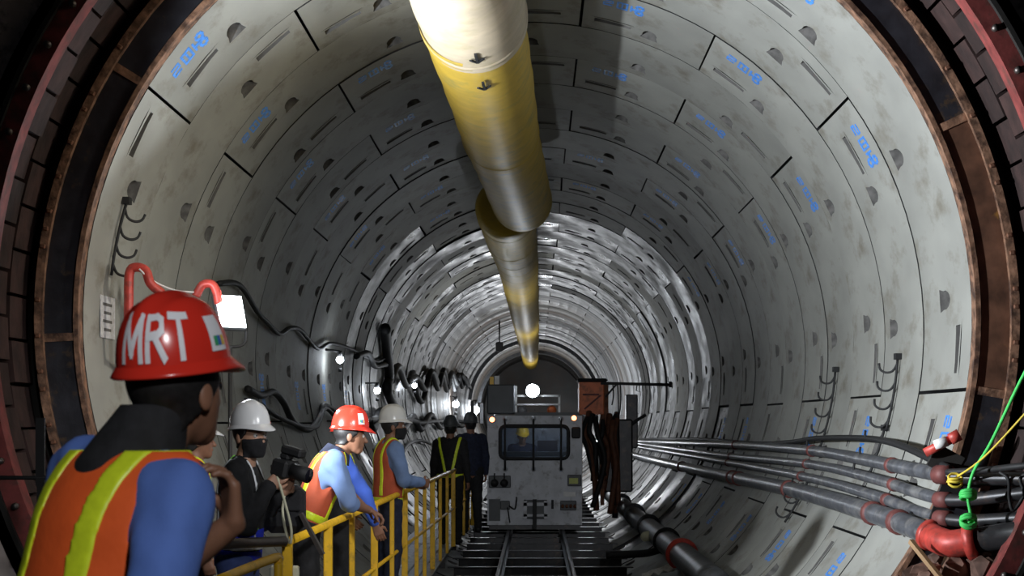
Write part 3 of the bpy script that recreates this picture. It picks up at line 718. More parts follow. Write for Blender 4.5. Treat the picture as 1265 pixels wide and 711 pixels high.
walllamp(420, 444, 0.055, 7, 'round work lamp on the left wall above the red helmets, nearest of its row')
walllamp(466, 482, 0.06, 9, 'bluish work lamp hanging beside the vertical cable bundle')
walllamp(512, 476, 0.06, 12, 'small lamp between the festoon loops on the left wall')
walllamp(563, 499, 0.12, 70, 'bright lamp on the left wall behind the far worker')
walllamp(587, 506, 0.20, 150, 'brightest far lamp on the left wall beside the locomotive')
t = empty('red_banner', lw(512, 468, 0.10), label='small red banner hanging in the festoon loops', cat='banner')
MB().box((0,0,0), (0.02,0.5,0.30), Euler((0.3,0,0)).to_matrix()).build('cloth', M['redc'], t)
t = empty('ceiling_camera', P(617, 428, 62), label='small black device hanging from the crown left of the far duct', cat='device')
MB().box((0,0,0), (0.26,0.2,0.32), None, 0.03).build('body', M['hose'], t)
MB().cyl((0,0,0.1), (0,0,1.35), 0.03, 6).build('rod', M['hose'], t)
# unseen lamps added behind the locomotive and the machine to light the far tunnel
def hiddenlamp(loc, e, label, h=0.5):
    t = empty('hidden_lamp', loc, label=label, cat='lamp', group='unseen lamps behind the locomotive')
    MB().cyl((0,0,-h), (0,0,-0.08), 0.02, 8).build('pole', M['hose'], t)
    MB().sphere((0,0,0), 0.08, 12, 8).build('bulb', M['lampb'], t)
    MB().cyl((0,0,-0.13), (0,0,-0.06), 0.05, 10).build('socket', M['hose'], t)
    l = lamp('hidden_lamp_light', 'POINT', (0,0,0), e, (0.93,0.96,1.0), shadow_soft_size=0.15); l.parent = t
hiddenlamp((1.25, 39.0, 1.2), 70, 'unseen lamp added behind the orange machine', 1.3)
hiddenlamp((-0.95, 41.0, 2.05), 120, 'unseen lamp added behind the dark roof box of the locomotive', 1.9)
hiddenlamp((0.1, 58, 1.7), 300, 'unseen lamp added on the track far behind the locomotive', 1.7)
hiddenlamp((0.1, 90, 1.6), 420, 'unseen lamp added at the far end of the tunnel', 1.6)

# ------------------------------------------------------------------ locomotive
LY = 29.5
K = LY/FPX
def lx(px): return (px-VX)*K
def lz(py): return CZ+(VY-py)*K
lo = empty('locomotive', (lx(660), LY, RZ), label='grey boxy tunnel locomotive with barred front window on the track', cat='locomotive')
O = Vector((lx(660), LY, RZ))
def lbox(name, x0, x1, y0, y1, d0, d1, m_, bev=0.0, parent=None):
    c = Vector(((lx(x0)+lx(x1))/2, LY+(d0+d1)/2, (lz(y0)+lz(y1))/2))-O
    return MB().box(c, (abs(lx(x1)-lx(x0)), d1-d0, abs(lz(y1)-lz(y0))), None, bev).build(name, m_, parent or lo)
X0, X1, T0, B0 = 602, 719, 513, 648
wx0, wx1, wy0, wy1 = 618, 702, 526, 566
mb = MB()
def fb(x0, x1, y0, y1, d0=0.0, d1=0.08):
    mb.box(Vector(((lx(x0)+lx(x1))/2, LY+(d0+d1)/2, (lz(y0)+lz(y1))/2))-O, (lx(x1)-lx(x0), d1-d0, lz(y0)-lz(y1)))
fb(X0, wx0, T0, B0); fb(wx1, X1, T0, B0); fb(wx0, wx1, T0, wy0); fb(wx0, wx1, wy1, B0)
mb.build('front_panel', M['loco'], lo)
mb = MB(); fb(X0, X0+4, T0, B0, 0.08, 5.0); fb(X1-4, X1, T0, B0, 0.08, 5.0); fb(X0, X1, T0, T0+4, 0.08, 5.0); fb(X0, X1, B0-30, B0, 0.08, 5.0); fb(X0, X1, T0, B0, 2.2, 2.26)
mb.build('body', M['loco'], lo)
# rounded window frame
pts = []; r = 7
for (cx, cy, a0) in ((wx1-r, wy0+r, 0), (wx0+r, wy0+r, 90), (wx0+r, wy1-r, 180), (wx1-r, wy1-r, 270)):
    for k in range(5):
        a = rad(a0+22.5*k); pts.append(Vector((lx(cx+r*math.cos(a)), LY-0.015, lz(cy-r*math.sin(a))))-O)
MB().tube(pts, 0.032, 8, closed=True).build('window_frame', M['hose'], lo)
lbox('window_pane', wx0, wx1, wy0, wy1, 0.03, 0.04, GLASS)
for px in (624, 659, 693):
    b_ = MB().tube(smoothpath([Vector((lx(px), LY+0.01, lz(518)))-O, Vector((lx(px), LY-0.08, lz(520)))-O, Vector((lx(px), LY-0.09, lz(548)))-O, Vector((lx(px), LY-0.08, lz(577)))-O, Vector((lx(px), LY+0.01, lz(579)))-O], 3), 0.018, 8).build('window_bar', M['hose'], lo)
    for py in (517, 579): MB().cyl(Vector((lx(px), LY+0.01, lz(py)))-O, Vector((lx(px), LY-0.025, lz(py)))-O, 0.042, 12).build('bar_foot', M['loco'], b_)
for px, py in ((608, 518), (709, 516)):
    h = MB().cyl(Vector((lx(px), LY+0.02, lz(py)))-O, Vector((lx(px), LY-0.05, lz(py)))-O, 0.055, 14).build('marker_lamp', M['locod'], lo)
    MB().cyl(Vector((lx(px), LY-0.03, lz(py)))-O, Vector((lx(px), LY-0.06, lz(py)))-O, 0.042, 14).build('lens', M['lampo'], h)
# front fittings
bx_ = lbox('socket_box', 604, 631, 587, 602, -0.05, 0.02, M['locod'], 0.01)
for px in (611, 623):
    MB().cyl(Vector((lx(px), LY-0.05, lz(596)))-O, Vector((lx(px), LY-0.12, lz(596)))-O, 0.065, 12).build('socket', M['hose'], bx_)
    MB().tube([Vector((lx(px), LY-0.08, lz(592)))-O, Vector((lx(px), LY-0.06, lz(584)))-O], 0.012, 6).build('pin', M['hose'], bx_)
bx_ = lbox('lamp_recess', 701, 718, 586, 600, -0.05, 0.02, M['locod'], 0.01)
lbox('label_plate', 703, 714, 590, 597, -0.065, -0.05, mat('yellow_green_plate', (0.55,0.60,0.15), 0.5), 0, bx_)
lbox('white_plate', 696, 711, 607, 613, -0.012, 0.0, M['white'])
cp = lbox('coupling_frame', 647, 676, 617, 640, -0.10, 0.02, M['locod'], 0.01)
for (x0, x1, y0, y1) in ((647,676,620,624), (647,676,634,637), (647,651,618,640), (672,676,618,640)): lbox('frame_bar', x0, x1, y0, y1, -0.16, -0.08, M['loco'], 0, cp)
lbox('drawbar', 658, 663, 616, 652, -0.20, -0.05, M['hose'], 0, cp)
lbox('step_recess', 604, 618, 616, 643, -0.01, 0.02, M['locod'])
bx_ = lbox('hose_box', 618, 630, 618, 629, -0.05, 0.02, M['locod'], 0.01)
MB().tube(smoothpath([Vector((lx(629), LY-0.05, lz(624)))-O, Vector((lx(636), LY-0.10, lz(628)))-O, Vector((lx(638), LY-0.08, lz(618)))-O, Vector((lx(638), LY, lz(614)))-O], 4), 0.014, 6).build('hose', M['hose'], bx_)
MB().tube([Vector((lx(627), LY-0.05, lz(626)))-O, Vector((lx(630), LY-0.05, lz(645)))-O], 0.012, 6).build('hose', M['hose'], bx_)
bx_ = lbox('valve_block', 692, 712, 618, 630, -0.03, 0.02, M['locod'], 0.01)
for px in (695, 700, 705, 710): MB().cyl(Vector((lx(px), LY-0.03, lz(624)))-O, Vector((lx(px), LY-0.10, lz(625)))-O, 0.026, 10).build('valve', M['brown'], bx_)
lbox('hook', 681, 684, 617, 628, -0.05, 0.0, M['hose'])
lbox('side_mirror', 706, 717, 527, 541, -0.10, -0.02, M['hose'], 0.02)
lbox('underframe', 604, 717, 648, 654, 0.1, 4.8, M['blacksteel'])
for sx in (-0.45, 0.45):
    for yy in (1.0, 3.4): MB().cyl((sx-O.x-0.05, yy, 0.17), (sx-O.x+0.05, yy, 0.17), 0.17, 20).build('wheel', M['blacksteel'], lo)
# roof things
lbox('roof_box', 601, 636, 474, 511, 0.25, 1.6, M['locod'], 0.02)
lbox('roof_deck', 636, 716, 509, 513, 0.05, 2.4, M['locod'])
mb = MB()
for (x0, x1, y0, y1) in ((636,638.5,476,512), (636,692,487,489.5), (690,692.5,487,512), (636,692,498,500)): fb(x0, x1, y0, y1, 0.3, 0.36)
mb.build('roof_frame', M['white'], lo)
for px, m_ in ((645, 'loco'), (682, 'orange')):
    MB().sphere(Vector((lx(px), LY+0.5, lz(506)))-O, 0.08, 12, 8).build('beacon', M[m_], lo)
lbox('yellow_can', 604, 609, 464, 474, 0.5, 0.6, M['yellow']); lbox('white_can', 610, 616, 463, 474, 0.5, 0.6, M['white'])
hl = MB().cyl(Vector((lx(658), LY+0.42, lz(482)))-O, Vector((lx(658), LY+0.28, lz(482)))-O, 0.13, 18).build('headlamp', M['locod'], lo)
MB().sphere(Vector((lx(658), LY+0.28, lz(482)))-O, 0.11, 16, 10, (1,0.45,1)).build('headlamp_lens', M['lampb'], hl)
hll = lamp('headlamp_light', 'SPOT', (0,0,0), 60, (0.86,0.93,1.0), (0,-1,0.25), spot_size=rad(70), spot_blend=1.0, shadow_soft_size=0.08); hll.parent = lo; hll.location = Vector((lx(658), LY+0.02, lz(480)))-O
# unseen light added in the cab so the driver shows
cl = lamp('cab_fill_light', 'POINT', (0,0,0), 7, (0.85,0.9,1.0), shadow_soft_size=0.1); cl.parent = lo; cl.location = Vector((lx(672), LY+0.35, lz(524)))-O
lbox('dashboard', 620, 700, 558, 570, 0.15, 0.55, M['locod'])
lbox('seat_back', 664, 690, 545, 575, 1.5, 1.62, M['navy'])

# ------------------------------------------------------------------ orange machine with arm right of the loco
MY = 33.0; K2 = MY/FPX
def mp(px, py, d=0.0): return Vector(((px-VX)*(MY+d)/FPX, MY+d, CZ+(VY-py)*(MY+d)/FPX))
mo = empty('orange_machine', (mp(735, 600).x, MY, 0), label='orange cabinet on a dark frame with black side arm, right of the locomotive', cat='machine')
MO = mo.location
mb = MB().box(mp(730, 490, 0.4)-MO, (0.46, 0.8, 0.66), None, 0.015); mb.build('cabinet', M['orange'], mo)
MB().box(mp(731, 470, 0.4)-MO, (0.56, 0.9, 0.07), None, 0.03).build('cap', M['hose'], mo)
MB().box(mp(730, 487, -0.02)-MO, (0.30, 0.03, 0.03)).build('handle_bar', M['dullred'], mo)
MB().bar(mp(722, 505, -0.02)-MO, mp(742, 488, -0.02)-MO, 0.02, 0.03).build('brace', M['dullred'], mo)
MB().box(mp(748, 500, 0.3)-MO, (0.09, 0.5, 0.75)).build('side_plate', M['rust'], mo)
MB().bar(mp(742, 473)-MO, mp(828, 475)-MO, 0.055, 0.055).build('arm', M['hose'], mo)
MB().bar(mp(748, 490)-MO, mp(762, 474)-MO, 0.035, 0.035).build('arm_brace', M['hose'], mo)
MB().box(mp(828, 474.5)-MO, (0.05, 0.07, 0.11)).build('arm_tip', M['hose'], mo)
MB().tube([mp(787,475)-MO, mp(786,482)-MO, mp(790,484)-MO, mp(790,476)-MO], 0.012, 6).build('arm_loop', M['hose'], mo)
for px, y1 in ((757, 500), (763, 530), (766, 512)):
    MB().tube(smoothpath([mp(px,475)-MO, mp(px+1,(475+y1)/2)-MO, mp(px-1,y1)-MO], 4), 0.014, 6).build('hanging_cable', M['hose'], mo)
for dx in (717, 744):
    for dd in (0.05, 0.75): MB().box(mp(dx, 555, dd)-MO+Vector((0,0,-0.15)), (0.07, 0.07, 1.75)).build('frame_leg', M['rust'], mo)
for k in range(16):
    px = 720+rs.uniform(0, 44); t0 = rs.uniform(508, 520); dd = rs.uniform(-0.25, 0.3); b0_ = rs.uniform(575, 640)
    MB().tube(smoothpath([mp(px, t0, dd)-MO, mp(px-4+rs.uniform(-4,8), t0+20, dd-0.15)-MO, mp(px+rs.uniform(-6,12), (t0+b0_)/2, dd-0.1)-MO, mp(px+rs.uniform(-5,10), b0_, dd)-MO], 5), rs.uniform(0.03, 0.06), 8).build('hose', M['brown' if rs.random() < 0.5 else 'hose'], mo)
MB().box(mp(760, 562, 0.5)-MO, (0.62, 0.7, 1.35), None, 0.03).build('hopper', M['blacksteel'], mo)
MB().tube(smoothpath([mp(750,520,0.2)-MO, mp(765,535,0.2)-MO, mp(785,520,0.2)-MO, mp(798,512,0.2)-MO], 4), 0.03, 8).build('spout_hose', M['hose'], mo)
MB().box(mp(780, 520, 0.6)-MO, (0.22, 0.4, 1.0), None, 0.02).build('side_drum', M['blacksteel'], mo)
# far gantry arches behind the loco
for k, (y, r_) in enumerate(((78, 2.9), (88, 2.8))):
    t = empty('gantry_arch', (AX, y, AZ), label=('nearer' if k == 0 else 'farther')+' grey steel arch of the far gantry behind the locomotive lamp', cat='arch', group='far gantry arches')
    MB().ring(c0, r_-0.16, r_, -0.2, 0.2, 5, 175, 5).build('rib', M['steel'], t)
    for s in (-1, 1): MB().box((s*(r_-0.2), 0, -0.3), (0.16,0.4,1.0)).build('column', M['blacksteel'], t)

# ------------------------------------------------------------------ people
def surface_nets(fn, lo_, hi_, h):
    lo_ = np.array(lo_, float); hi_ = np.array(hi_, float)
    n = np.ceil((hi_-lo_)/h).astype(int)+1
    ax = [lo_[i]+h*np.arange(n[i]) for i in range(3)]
    X, Y, Z = np.meshgrid(*ax, indexing='ij')
    F = fn(np.stack([X, Y, Z], -1).reshape(-1, 3).astype(np.float32)).reshape(n)
    F[0]=F[-1]=1; F[:,0]=F[:,-1]=1; F[:,:,0]=F[:,:,-1]=1
    F = np.where(np.abs(F) < 1e-6, 1e-6, F)
    S = F < 0
    cs = n-1
    acc = np.zeros((*cs, 3)); cnt = np.zeros(cs)
    offs = [(a, b, c) for a in (0,1) for b in (0,1) for c in (0,1)]
    def sub(A, o): return A[o[0]:o[0]+cs[0], o[1]:o[1]+cs[1], o[2]:o[2]+cs[2]]
    for o in offs:
        for d in range(3):
            if o[d]: continue
            o2 = list(o); o2[d] = 1
            f0, f1 = sub(F, o), sub(F, o2); m_ = (f0 < 0) != (f1 < 0)
            t_ = np.where(m_, f0/np.where(m_, f0-f1, 1), 0)
            for c in range(3): acc[..., c] += np.where(m_, o[c]+(t_ if c == d else 0), 0)
            cnt += m_
    act = cnt > 0
    idx = -np.ones(cs, int); idx[act] = np.arange(act.sum())
    base = np.argwhere(act)
    V = lo_+(base+acc[act]/cnt[act][:, None])*h
    faces = []
    for d in range(3):
        u, v = (d+1) % 3, (d+2) % 3
        sl0 = [slice(None)]*3; sl1 = [slice(None)]*3; sl0[d] = slice(0, -1); sl1[d] = slice(1, None)
        ch = S[tuple(sl0)] != S[tuple(sl1)]
        E = np.argwhere(ch)
        E = E[(E[:, u] > 0) & (E[:, v] > 0) & (E[:, u] < cs[u]) & (E[:, v] < cs[v])]
        ins = S[E[:, 0], E[:, 1], E[:, 2]]
        def cid(du, dv):
            e = E.copy(); e[:, u] -= du; e[:, v] -= dv; return idx[e[:, 0], e[:, 1], e[:, 2]]
        q = np.stack([cid(1, 1), cid(0, 1), cid(0, 0), cid(1, 0)], 1)
        q[~ins] = q[~ins][:, ::-1]
        faces.append(q)
    return V, np.concatenate(faces)
def nets_mesh(name, shells, m_):
    vs = []; fs = []; b = 0
    for V, Fc in shells:
        vs.append(V); fs.append(Fc+b); b += len(V)
    V = np.concatenate(vs); Fc = np.concatenate(fs)
    me = bpy.data.meshes.new(name); me.from_pydata(V.tolist(), [], Fc.tolist()); me.materials.append(m_)
    me.polygons.foreach_set('use_smooth', [True]*len(Fc)); me.update(); return me
def smin(a, b, k):
    hh = np.clip(0.5+0.5*(b-a)/k, 0, 1); return b*(1-hh)+a*hh-k*hh*(1-hh)
def cone(p, a, b, ra, rb):
    a = np.array(a, np.float32); b = np.array(b, np.float32); ba = b-a
    t_ = np.clip(((p-a)@ba)/(ba@ba+1e-9), 0, 1)
    return np.linalg.norm(p-(a+t_[:, None]*ba), axis=1)-(ra+(rb-ra)*t_)
def ell(p, c, r):
    r = np.array(r, np.float32); q = (p-np.array(c, np.float32))/r
    k0 = np.linalg.norm(q, axis=1); k1 = np.linalg.norm(q/r, axis=1)+1e-9
    return k0*(k0-1)/k1
def union(ds, k):
    d = ds[0]
    for e in ds[1:]: d = smin(d, e, k)
    return d
def vec(*a): return np.array(a, np.float32)

def helmet(parent, Mx, m_, text=None, sticker=0, scale=1.0):
    """hard hat in head coordinates, face towards +y; Mx is the 4x4 head matrix"""
    a, b, hgt = 0.106*scale, 0.127*scale, 0.142*scale; z0 = 0.058
    def dome(phi, t, off=0.0):       # t 0 rim .. 1 crown
        ct = math.cos(t*PI/2)**0.78; st = math.sin(t*PI/2)**0.95
        x = (a+off)*ct*math.cos(phi); y = (b+off)*ct*math.sin(phi)-0.005; z = z0+(hgt+off)*st
        ridge = 0.010*math.exp(-(x/0.022)**2)*min(1, st*1.4)+0.005*(math.exp(-((abs(x)-0.055)/0.014)**2))*min(1, st*1.2)
        return Vector((x, y, z+ridge))
    nphi, nt = 56, 14
    mb = MB(); vs = []; fs = []
    for j in range(nt+1):
        for i in range(nphi): vs.append(Mx @ dome(2*PI*i/nphi, j/nt*0.985))
    vs.append(Mx @ dome(0, 1.0)); top = len(vs)-1
    for j in range(nt):
        for i in range(nphi): fs.append((j*nphi+i, j*nphi+(i+1) % nphi, (j+1)*nphi+(i+1) % nphi, (j+1)*nphi+i))
    for i in range(nphi): fs.append((nt*nphi+i, nt*nphi+(i+1) % nphi, top))
    mb.smooth = True; mb.add(vs, fs)
    sh = mb.build('helmet', m_, parent)
    # brim
    mb = MB(); vs = []; fs = []
    for i in range(nphi):
        ph = 2*PI*i/nphi; f = max(0.0, math.sin(ph))**4
        ext = 0.010+0.038*f; c, s_ = math.cos(ph), math.sin(ph)
        for (e, dz) in ((-0.006, 0.012), (0.0, 0.008), (ext, -0.008-0.020*f), (ext+0.003, -0.013-0.020*f), (ext, -0.016-0.02*f), (-0.008, -0.006)):
            vs.append(Mx @ Vector(((a+e)*c, (b+e)*s_-0.005, z0+dz)))
    for i in range(nphi):
        j = (i+1) % nphi
        for k in range(6): fs.append((i*6+k, j*6+k, j*6+(k+1) % 6, i*6+(k+1) % 6))
    mb.smooth = True; mb.add(vs, fs); mb.build('brim', m_, sh)
    def decal(name, verts2d, faces, phi0, t0, sc, m2, off=0.0025):
        out = [Mx @ dome(phi0+u*sc/0.13, t0+v*sc/0.20, off) for u, v in verts2d]
        mb2 = MB(); mb2.add(out, faces); return mb2.build(name, m2, sh)
    def quad(u0, u1, v0, v1, n_=4):
        V_ = []; F_ = []
        for i in range(n_+1):
            for j in range(n_+1): V_.append((u0+(u1-u0)*i/n_, v0+(v1-v0)*j/n_))
        for i in range(n_):
            for j in range(n_): F_.append((i*(n_+1)+j, (i+1)*(n_+1)+j, (i+1)*(n_+1)+j+1, i*(n_+1)+j+1))
        return V_, F_
    if text:
        # block letters from strokes in a unit box, bent onto the dome
        G = {'M': [((0,0),(0.05,1)), ((0.05,1),(0.45,0.12)), ((0.45,0.12),(0.85,1)), ((0.85,1),(0.9,0))],
             'R': [((0,0),(0,1)), ((0,1),(0.42,1)), ((0.42,1),(0.62,0.88)), ((0.62,0.88),(0.62,0.62)), ((0.62,0.62),(0.42,0.5)), ((0.42,0.5),(0,0.5)), ((0.3,0.5),(0.68,0))],
             'T': [((0,1),(0.8,1)), ((0.4,1),(0.4,0))]}
        u = 0.0
        phi0, t0 = text[1], text[2]; H, HV = 0.055, 0.080
        for ch, wd, gap in (('M', 0.9, 0.30), ('R', 0.68, 0.30), ('T', 0.8, 0)):
            mb2 = MB()
            for k_, ((x0, y0), (x1, y1)) in enumerate(G[ch]):
                n_ = 5; dx, dy = x1-x0, y1-y0; L_ = math.hypot(dx, dy); nx, ny = -dy/L_*0.105, dx/L_*0.105; ex, ey = dx/L_*0.08, dy/L_*0.08
                V_ = []
                for i in range(n_+1):
                    t_ = i/n_; X_ = x0-ex+(dx+2*ex)*t_; Y_ = y0-ey+(dy+2*ey)*t_
                    for sg in (-1, 0, 1): V_.append((u+X_+sg*nx, Y_+sg*ny))
                F_ = [(i*3+c, (i+1)*3+c, (i+1)*3+c+1, i*3+c+1) for i in range(n_) for c in (0, 1)]
                out = [Mx @ dome(phi0+x*H/0.125, t0+y*HV/0.20, 0.0022+0.00025*k_) for x, y in V_]
                mb2.add(out, F_)
            mb2.build('letter', M['letter'], sh); u += wd+gap
    if sticker:
        V_, F_ = quad(-0.026, 0.026, -0.035, 0.035); decal('sticker', V_, F_, sticker, 0.28, 1.0*scale, M['letter'])
        for k, mm_ in enumerate(('stk_g', 'stk_b', 'stk_y')):
            V_, F_ = quad(-0.015+0.012*k, -0.003+0.012*k, -0.026, -0.008, 2); decal('sticker_print', V_, F_, sticker, 0.28, 1.0*scale, M[mm_], 0.0035)
    return sh

def person(label, loc, yaw, lean=0.0, head_yaw=0.0, head_pitch=0.0, hands=None, elbow=None, height=1.0, group='workers on the walkway',
           shirt='shirtb', sleeve='long', trousers='navy', helm='redh', vest=None, strips=None, hair=True, mask=False, collar=None, skin='skin', res=1.0, text=None, sticker=0, side_lean=0.0, legs=True, bare_hand_dir=None, thin=1.0, curl=0.9, parts=True, hand_dirs=None, palm=None, fingers=True, hair_low=0.065, big_collar=False, head_up=0.0):
    """yaw: clockwise turn from facing +y, degrees"""
    t = empty('person', loc, -rad(yaw), label=label, cat='person', group=group)
    t.scale = (height,)*3
    UB = Matrix.Translation((0,0,0.95)) @ Matrix.Rotation(-rad(lean), 4, 'X') @ Matrix.Rotation(rad(side_lean), 4, 'Y') @ Matrix.Translation((0,0,-0.95))
    UBi = np.array(UB.inverted(), np.float32)
    def ub(p): return UB @ Vector(p)
    def tol(p): return p@UBi[:3, :3].T+UBi[:3, 3]
    neck = ub((0, 0.005, 1.49)); hc = ub((0, 0.035+0.02*math.sin(rad(lean)), 1.625+head_up))
    HM = Matrix.Translation(hc) @ Matrix.Rotation(-rad(head_yaw), 4, 'Z') @ Matrix.Rotation(rad(head_pitch), 4, 'X')
    HMi = np.array(HM.inverted(), np.float32)
    def toh(p): return p@HMi[:3, :3].T+HMi[:3, 3]
    hands = hands or {}
    J = {}
    for sd, nm in ((1, 'R'), (-1, 'L')):
        sh = ub((sd*0.178, -0.005, 1.415)); tgt = Vector(hands.get(nm, tuple(sh+Vector((sd*0.07, 0.05, -0.53)))))
        L1, L2 = 0.285, 0.255; d = tgt-sh; D = min(d.length, L1+L2-0.004); dn = d.normalized(); tgt = sh+dn*D
        hint = Vector((elbow or {}).get(nm, (sd*0.5, -1.0, -0.3))); hint = (hint-dn*hint.dot(dn)).normalized()
        ca = (L1*L1+D*D-L2*L2)/(2*L1*D); sa = math.sqrt(max(0, 1-ca*ca))
        el = sh+dn*(L1*ca)+hint*(L1*sa)
        J[nm] = (sh, el, tgt)
    k_ = 0.035
    def torso(p, infl=0.0, sh_w=0.165):
        q = tol(p).copy(); q[:, 1] *= 1/0.68
        ds = [cone(q, (0,0,0.95), (0,0,1.08), 0.155*thin+infl, 0.145*thin+infl), cone(q, (0,0,1.08), (0,0.0,1.30), 0.145*thin+infl, 0.165*thin+infl),
              cone(q, (-sh_w*0.55,-0.01,1.36), (sh_w*0.55,-0.01,1.36), 0.112+infl, 0.112+infl), cone(q, (-sh_w,0,1.415), (sh_w,0,1.415), 0.062+infl, 0.062+infl),
              cone(q, (0,-0.005,1.40), (0,0.0,1.47), 0.085+infl, 0.06+infl)]
        return union(ds, 0.05)*0.8
    def arm(p, nm, infl=0.0, end=1.0):
        sh, el, wr = J[nm]
        wr2 = el+(wr-el)*max(0.0, end)
        ds = [cone(p, sh, el, 0.058+infl, 0.045+infl)] if end > -0.5 else []
        if end > 0.01: ds.append(cone(p, el, wr2, 0.044+infl, (0.044-0.016*end)+infl))
        return union(ds, 0.02)
    def legsd(p, infl=0.0, z0=0.0):
        ds = []
        for sd in (1, -1):
            ds += [cone(p, (sd*0.09,0,0.92), (sd*0.10,0.02,0.50), 0.088+infl, 0.060+infl), cone(p, (sd*0.10,0.02,0.50), (sd*0.105,-0.02,0.09), 0.058+infl, 0.044+infl)]
        q = p.copy(); q[:, 1] *= 1/0.75
        ds.append(cone(q, (-0.05,0,0.95), (0.05,0,0.95), 0.125+infl, 0.125+infl))
        return union(ds, 0.03)
    def headd(p, infl=0.0):
        q = toh(p)
        ds = [ell(q, (0,-0.012,0.035), (0.077+infl,0.098+infl,0.092+infl)), ell(q, (0,0.022,-0.022), (0.064+infl,0.072+infl,0.075+infl)),
              cone(q, (0,0.045,-0.075), (0,0.062,-0.085), 0.036+infl, 0.030+infl)]
        d = union(ds, 0.03)
        if infl == 0:
            d = np.maximum(d, -ell(q, (0.031,0.098,0.008), (0.019,0.015,0.011))); d = np.maximum(d, -ell(q, (-0.031,0.098,0.008), (0.019,0.015,0.011)))
            d = smin(d, cone(q, (0,0.086,0.012), (0,0.108,-0.026), 0.009, 0.014), 0.012)
            d = smin(d, ell(q, (0,0.088,-0.055), (0.026,0.012,0.010)), 0.008)
            d = np.maximum(d, -ell(q, (0,0.102,-0.055), (0.022,0.008,0.0025)))
            for sd in (1, -1): d = smin(d, ell(q, (sd*0.079,-0.008,-0.005), (0.010,0.020,0.033)), 0.008)
        nb = np.array(neck, np.float32)
        hcn = np.array(HM @ Vector((0,-0.015,-0.03)), np.float32)
        d = smin(d, cone(p, nb-vec(0,0,0.04), hcn, 0.060+infl, 0.052+infl), 0.02)
        return d
    def box_of(*pts, m_=0.2):
        a_ = np.array([tuple(q) for q in pts]); return a_.min(0)-m_, a_.max(0)+m_
    h0 = 0.016*res
    alla = [J[n_][i] for n_ in 'LR' for i in range(3)]
    ux = [neck, hc, Vector((0,0,0.9)), ub((0,0,1.3))]
    # ---- body: one figure
    def bodyf(p):
        ds = [torso(p), arm(p, 'R'), arm(p, 'L')]
        if legs: ds.append(legsd(p))
        d = union(ds, 0.03)
        nb = np.array(neck, np.float32)
        return smin(d, cone(p, nb-vec(0,0,0.05), np.array(hc, np.float32), 0.060, 0.05), 0.02)
    shells = []
    lo_, hi_ = box_of(*alla, *ux, Vector((0,0,0.1)) if legs else Vector((0,0,0.85)), m_=0.17)
    shells.append(surface_nets(bodyf, lo_, hi_, 0.020))
    hp = [HM @ Vector(c) for c in ((-.1,-.12,-.14), (.1,.13,.14), (.1,-.12,-.14), (-.1,.13,.14))]
    lo_, hi_ = box_of(*hp, m_=0.03); lo_[2] = min(lo_[2], neck.z-0.03)
    shells.append(surface_nets(headd, lo_, hi_, 0.0065*res))
    for sd, nm in ((1, 'R'), (-1, 'L')):
        sh, el, wr = J[nm]
        f = Vector((hand_dirs or {}).get(nm, tuple((wr-el).normalized()))).normalized()
        n_ = Vector((palm or {}).get(nm, (-sd*1.0, 0.2, 0.0))); n_ = (n_-f*n_.dot(f)).normalized()
        s_ = f.cross(n_)*1.0
        th = s_ if s_.dot(Vector((0,1,0.3))) > 0 else -s_      # thumb side
        cl_ = curl if not isinstance(curl, dict) else curl.get(nm, 0.5)
        def handf(p, wr=wr, f=f, n_=n_, th=th, cl_=cl_, el=el):
            A = lambda v: np.array(v, np.float32)
            ds = [cone(p, A(el+(wr-el)*0.55), A(wr), 0.034, 0.026)]
            for i in range(4):
                o_ = th*(0.030-0.020*i); ds.append(cone(p, A(wr+f*0.012+o_*0.6), A(wr+f*0.082+o_), 0.0155, 0.0125))
            d = union(ds, 0.012)
            for i, L_ in enumerate((0.070, 0.080, 0.074, 0.058)):
                o_ = th*(0.030-0.020*i); b_ = wr+f*0.082+o_
                a1 = cl_*0.55; a2 = cl_*1.35; a3 = cl_*2.0
                p1 = b_+(f*math.cos(a1)+n_*math.sin(a1))*L_*0.48; p2 = p1+(f*math.cos(a2)+n_*math.sin(a2))*L_*0.32; p3 = p2+(f*math.cos(a3)+n_*math.sin(a3))*L_*0.22
                g = union([cone(p, A(b_), A(p1), 0.0100, 0.0090), cone(p, A(p1), A(p2), 0.0090, 0.0082), cone(p, A(p2), A(p3), 0.0082, 0.0070)], 0.004)
                d = smin(d, g, 0.004)
            tb = wr+f*0.022+th*0.026; t1 = tb+(f*0.6+th*0.6+n_*0.35).normalized()*0.042; t2 = t1+(f*0.85+n_*(0.3+0.4*cl_)+th*0.1).normalized()*0.040
            g = union([cone(p, A(tb), A(t1), 0.0145, 0.0110), cone(p, A(t1), A(t2), 0.0110, 0.0080)], 0.006)
            return smin(d, g, 0.008)
        lo_, hi_ = box_of(wr, wr+f*0.10, m_=0.115)
        shells.append(surface_nets(handf, lo_, hi_, 0.0058*res if fingers else 0.009))
    link('body', nets_mesh('body', shells, M[skin]), t)
    # ---- clothes
    e_ = {'long': 0.93, 'short': 0.0, 'elbow': 0.12}[sleeve]
    def shirtf(p):
        ds = [torso(p, 0.014), arm(p, 'R', 0.016, e_), arm(p, 'L', 0.016, e_)]
        d = union(ds, 0.03)
        w_ = 0.006*np.sin(p[:, 2]*42+p[:, 0]*25+np.sin(p[:, 1]*30)*2)*0.5+0.003*np.sin(p[:, 0]*70+p[:, 2]*33)
        d = d+w_
        nb = np.array(neck, np.float32); q = tol(p)
        return np.maximum(np.maximum(d, 0.86-q[:, 2]), -cone(p, nb-vec(0,0,0.02), np.array(hc, np.float32), 0.060, 0.09))
    lo_, hi_ = box_of(*alla, Vector((0,0,0.86)), neck, m_=0.16)
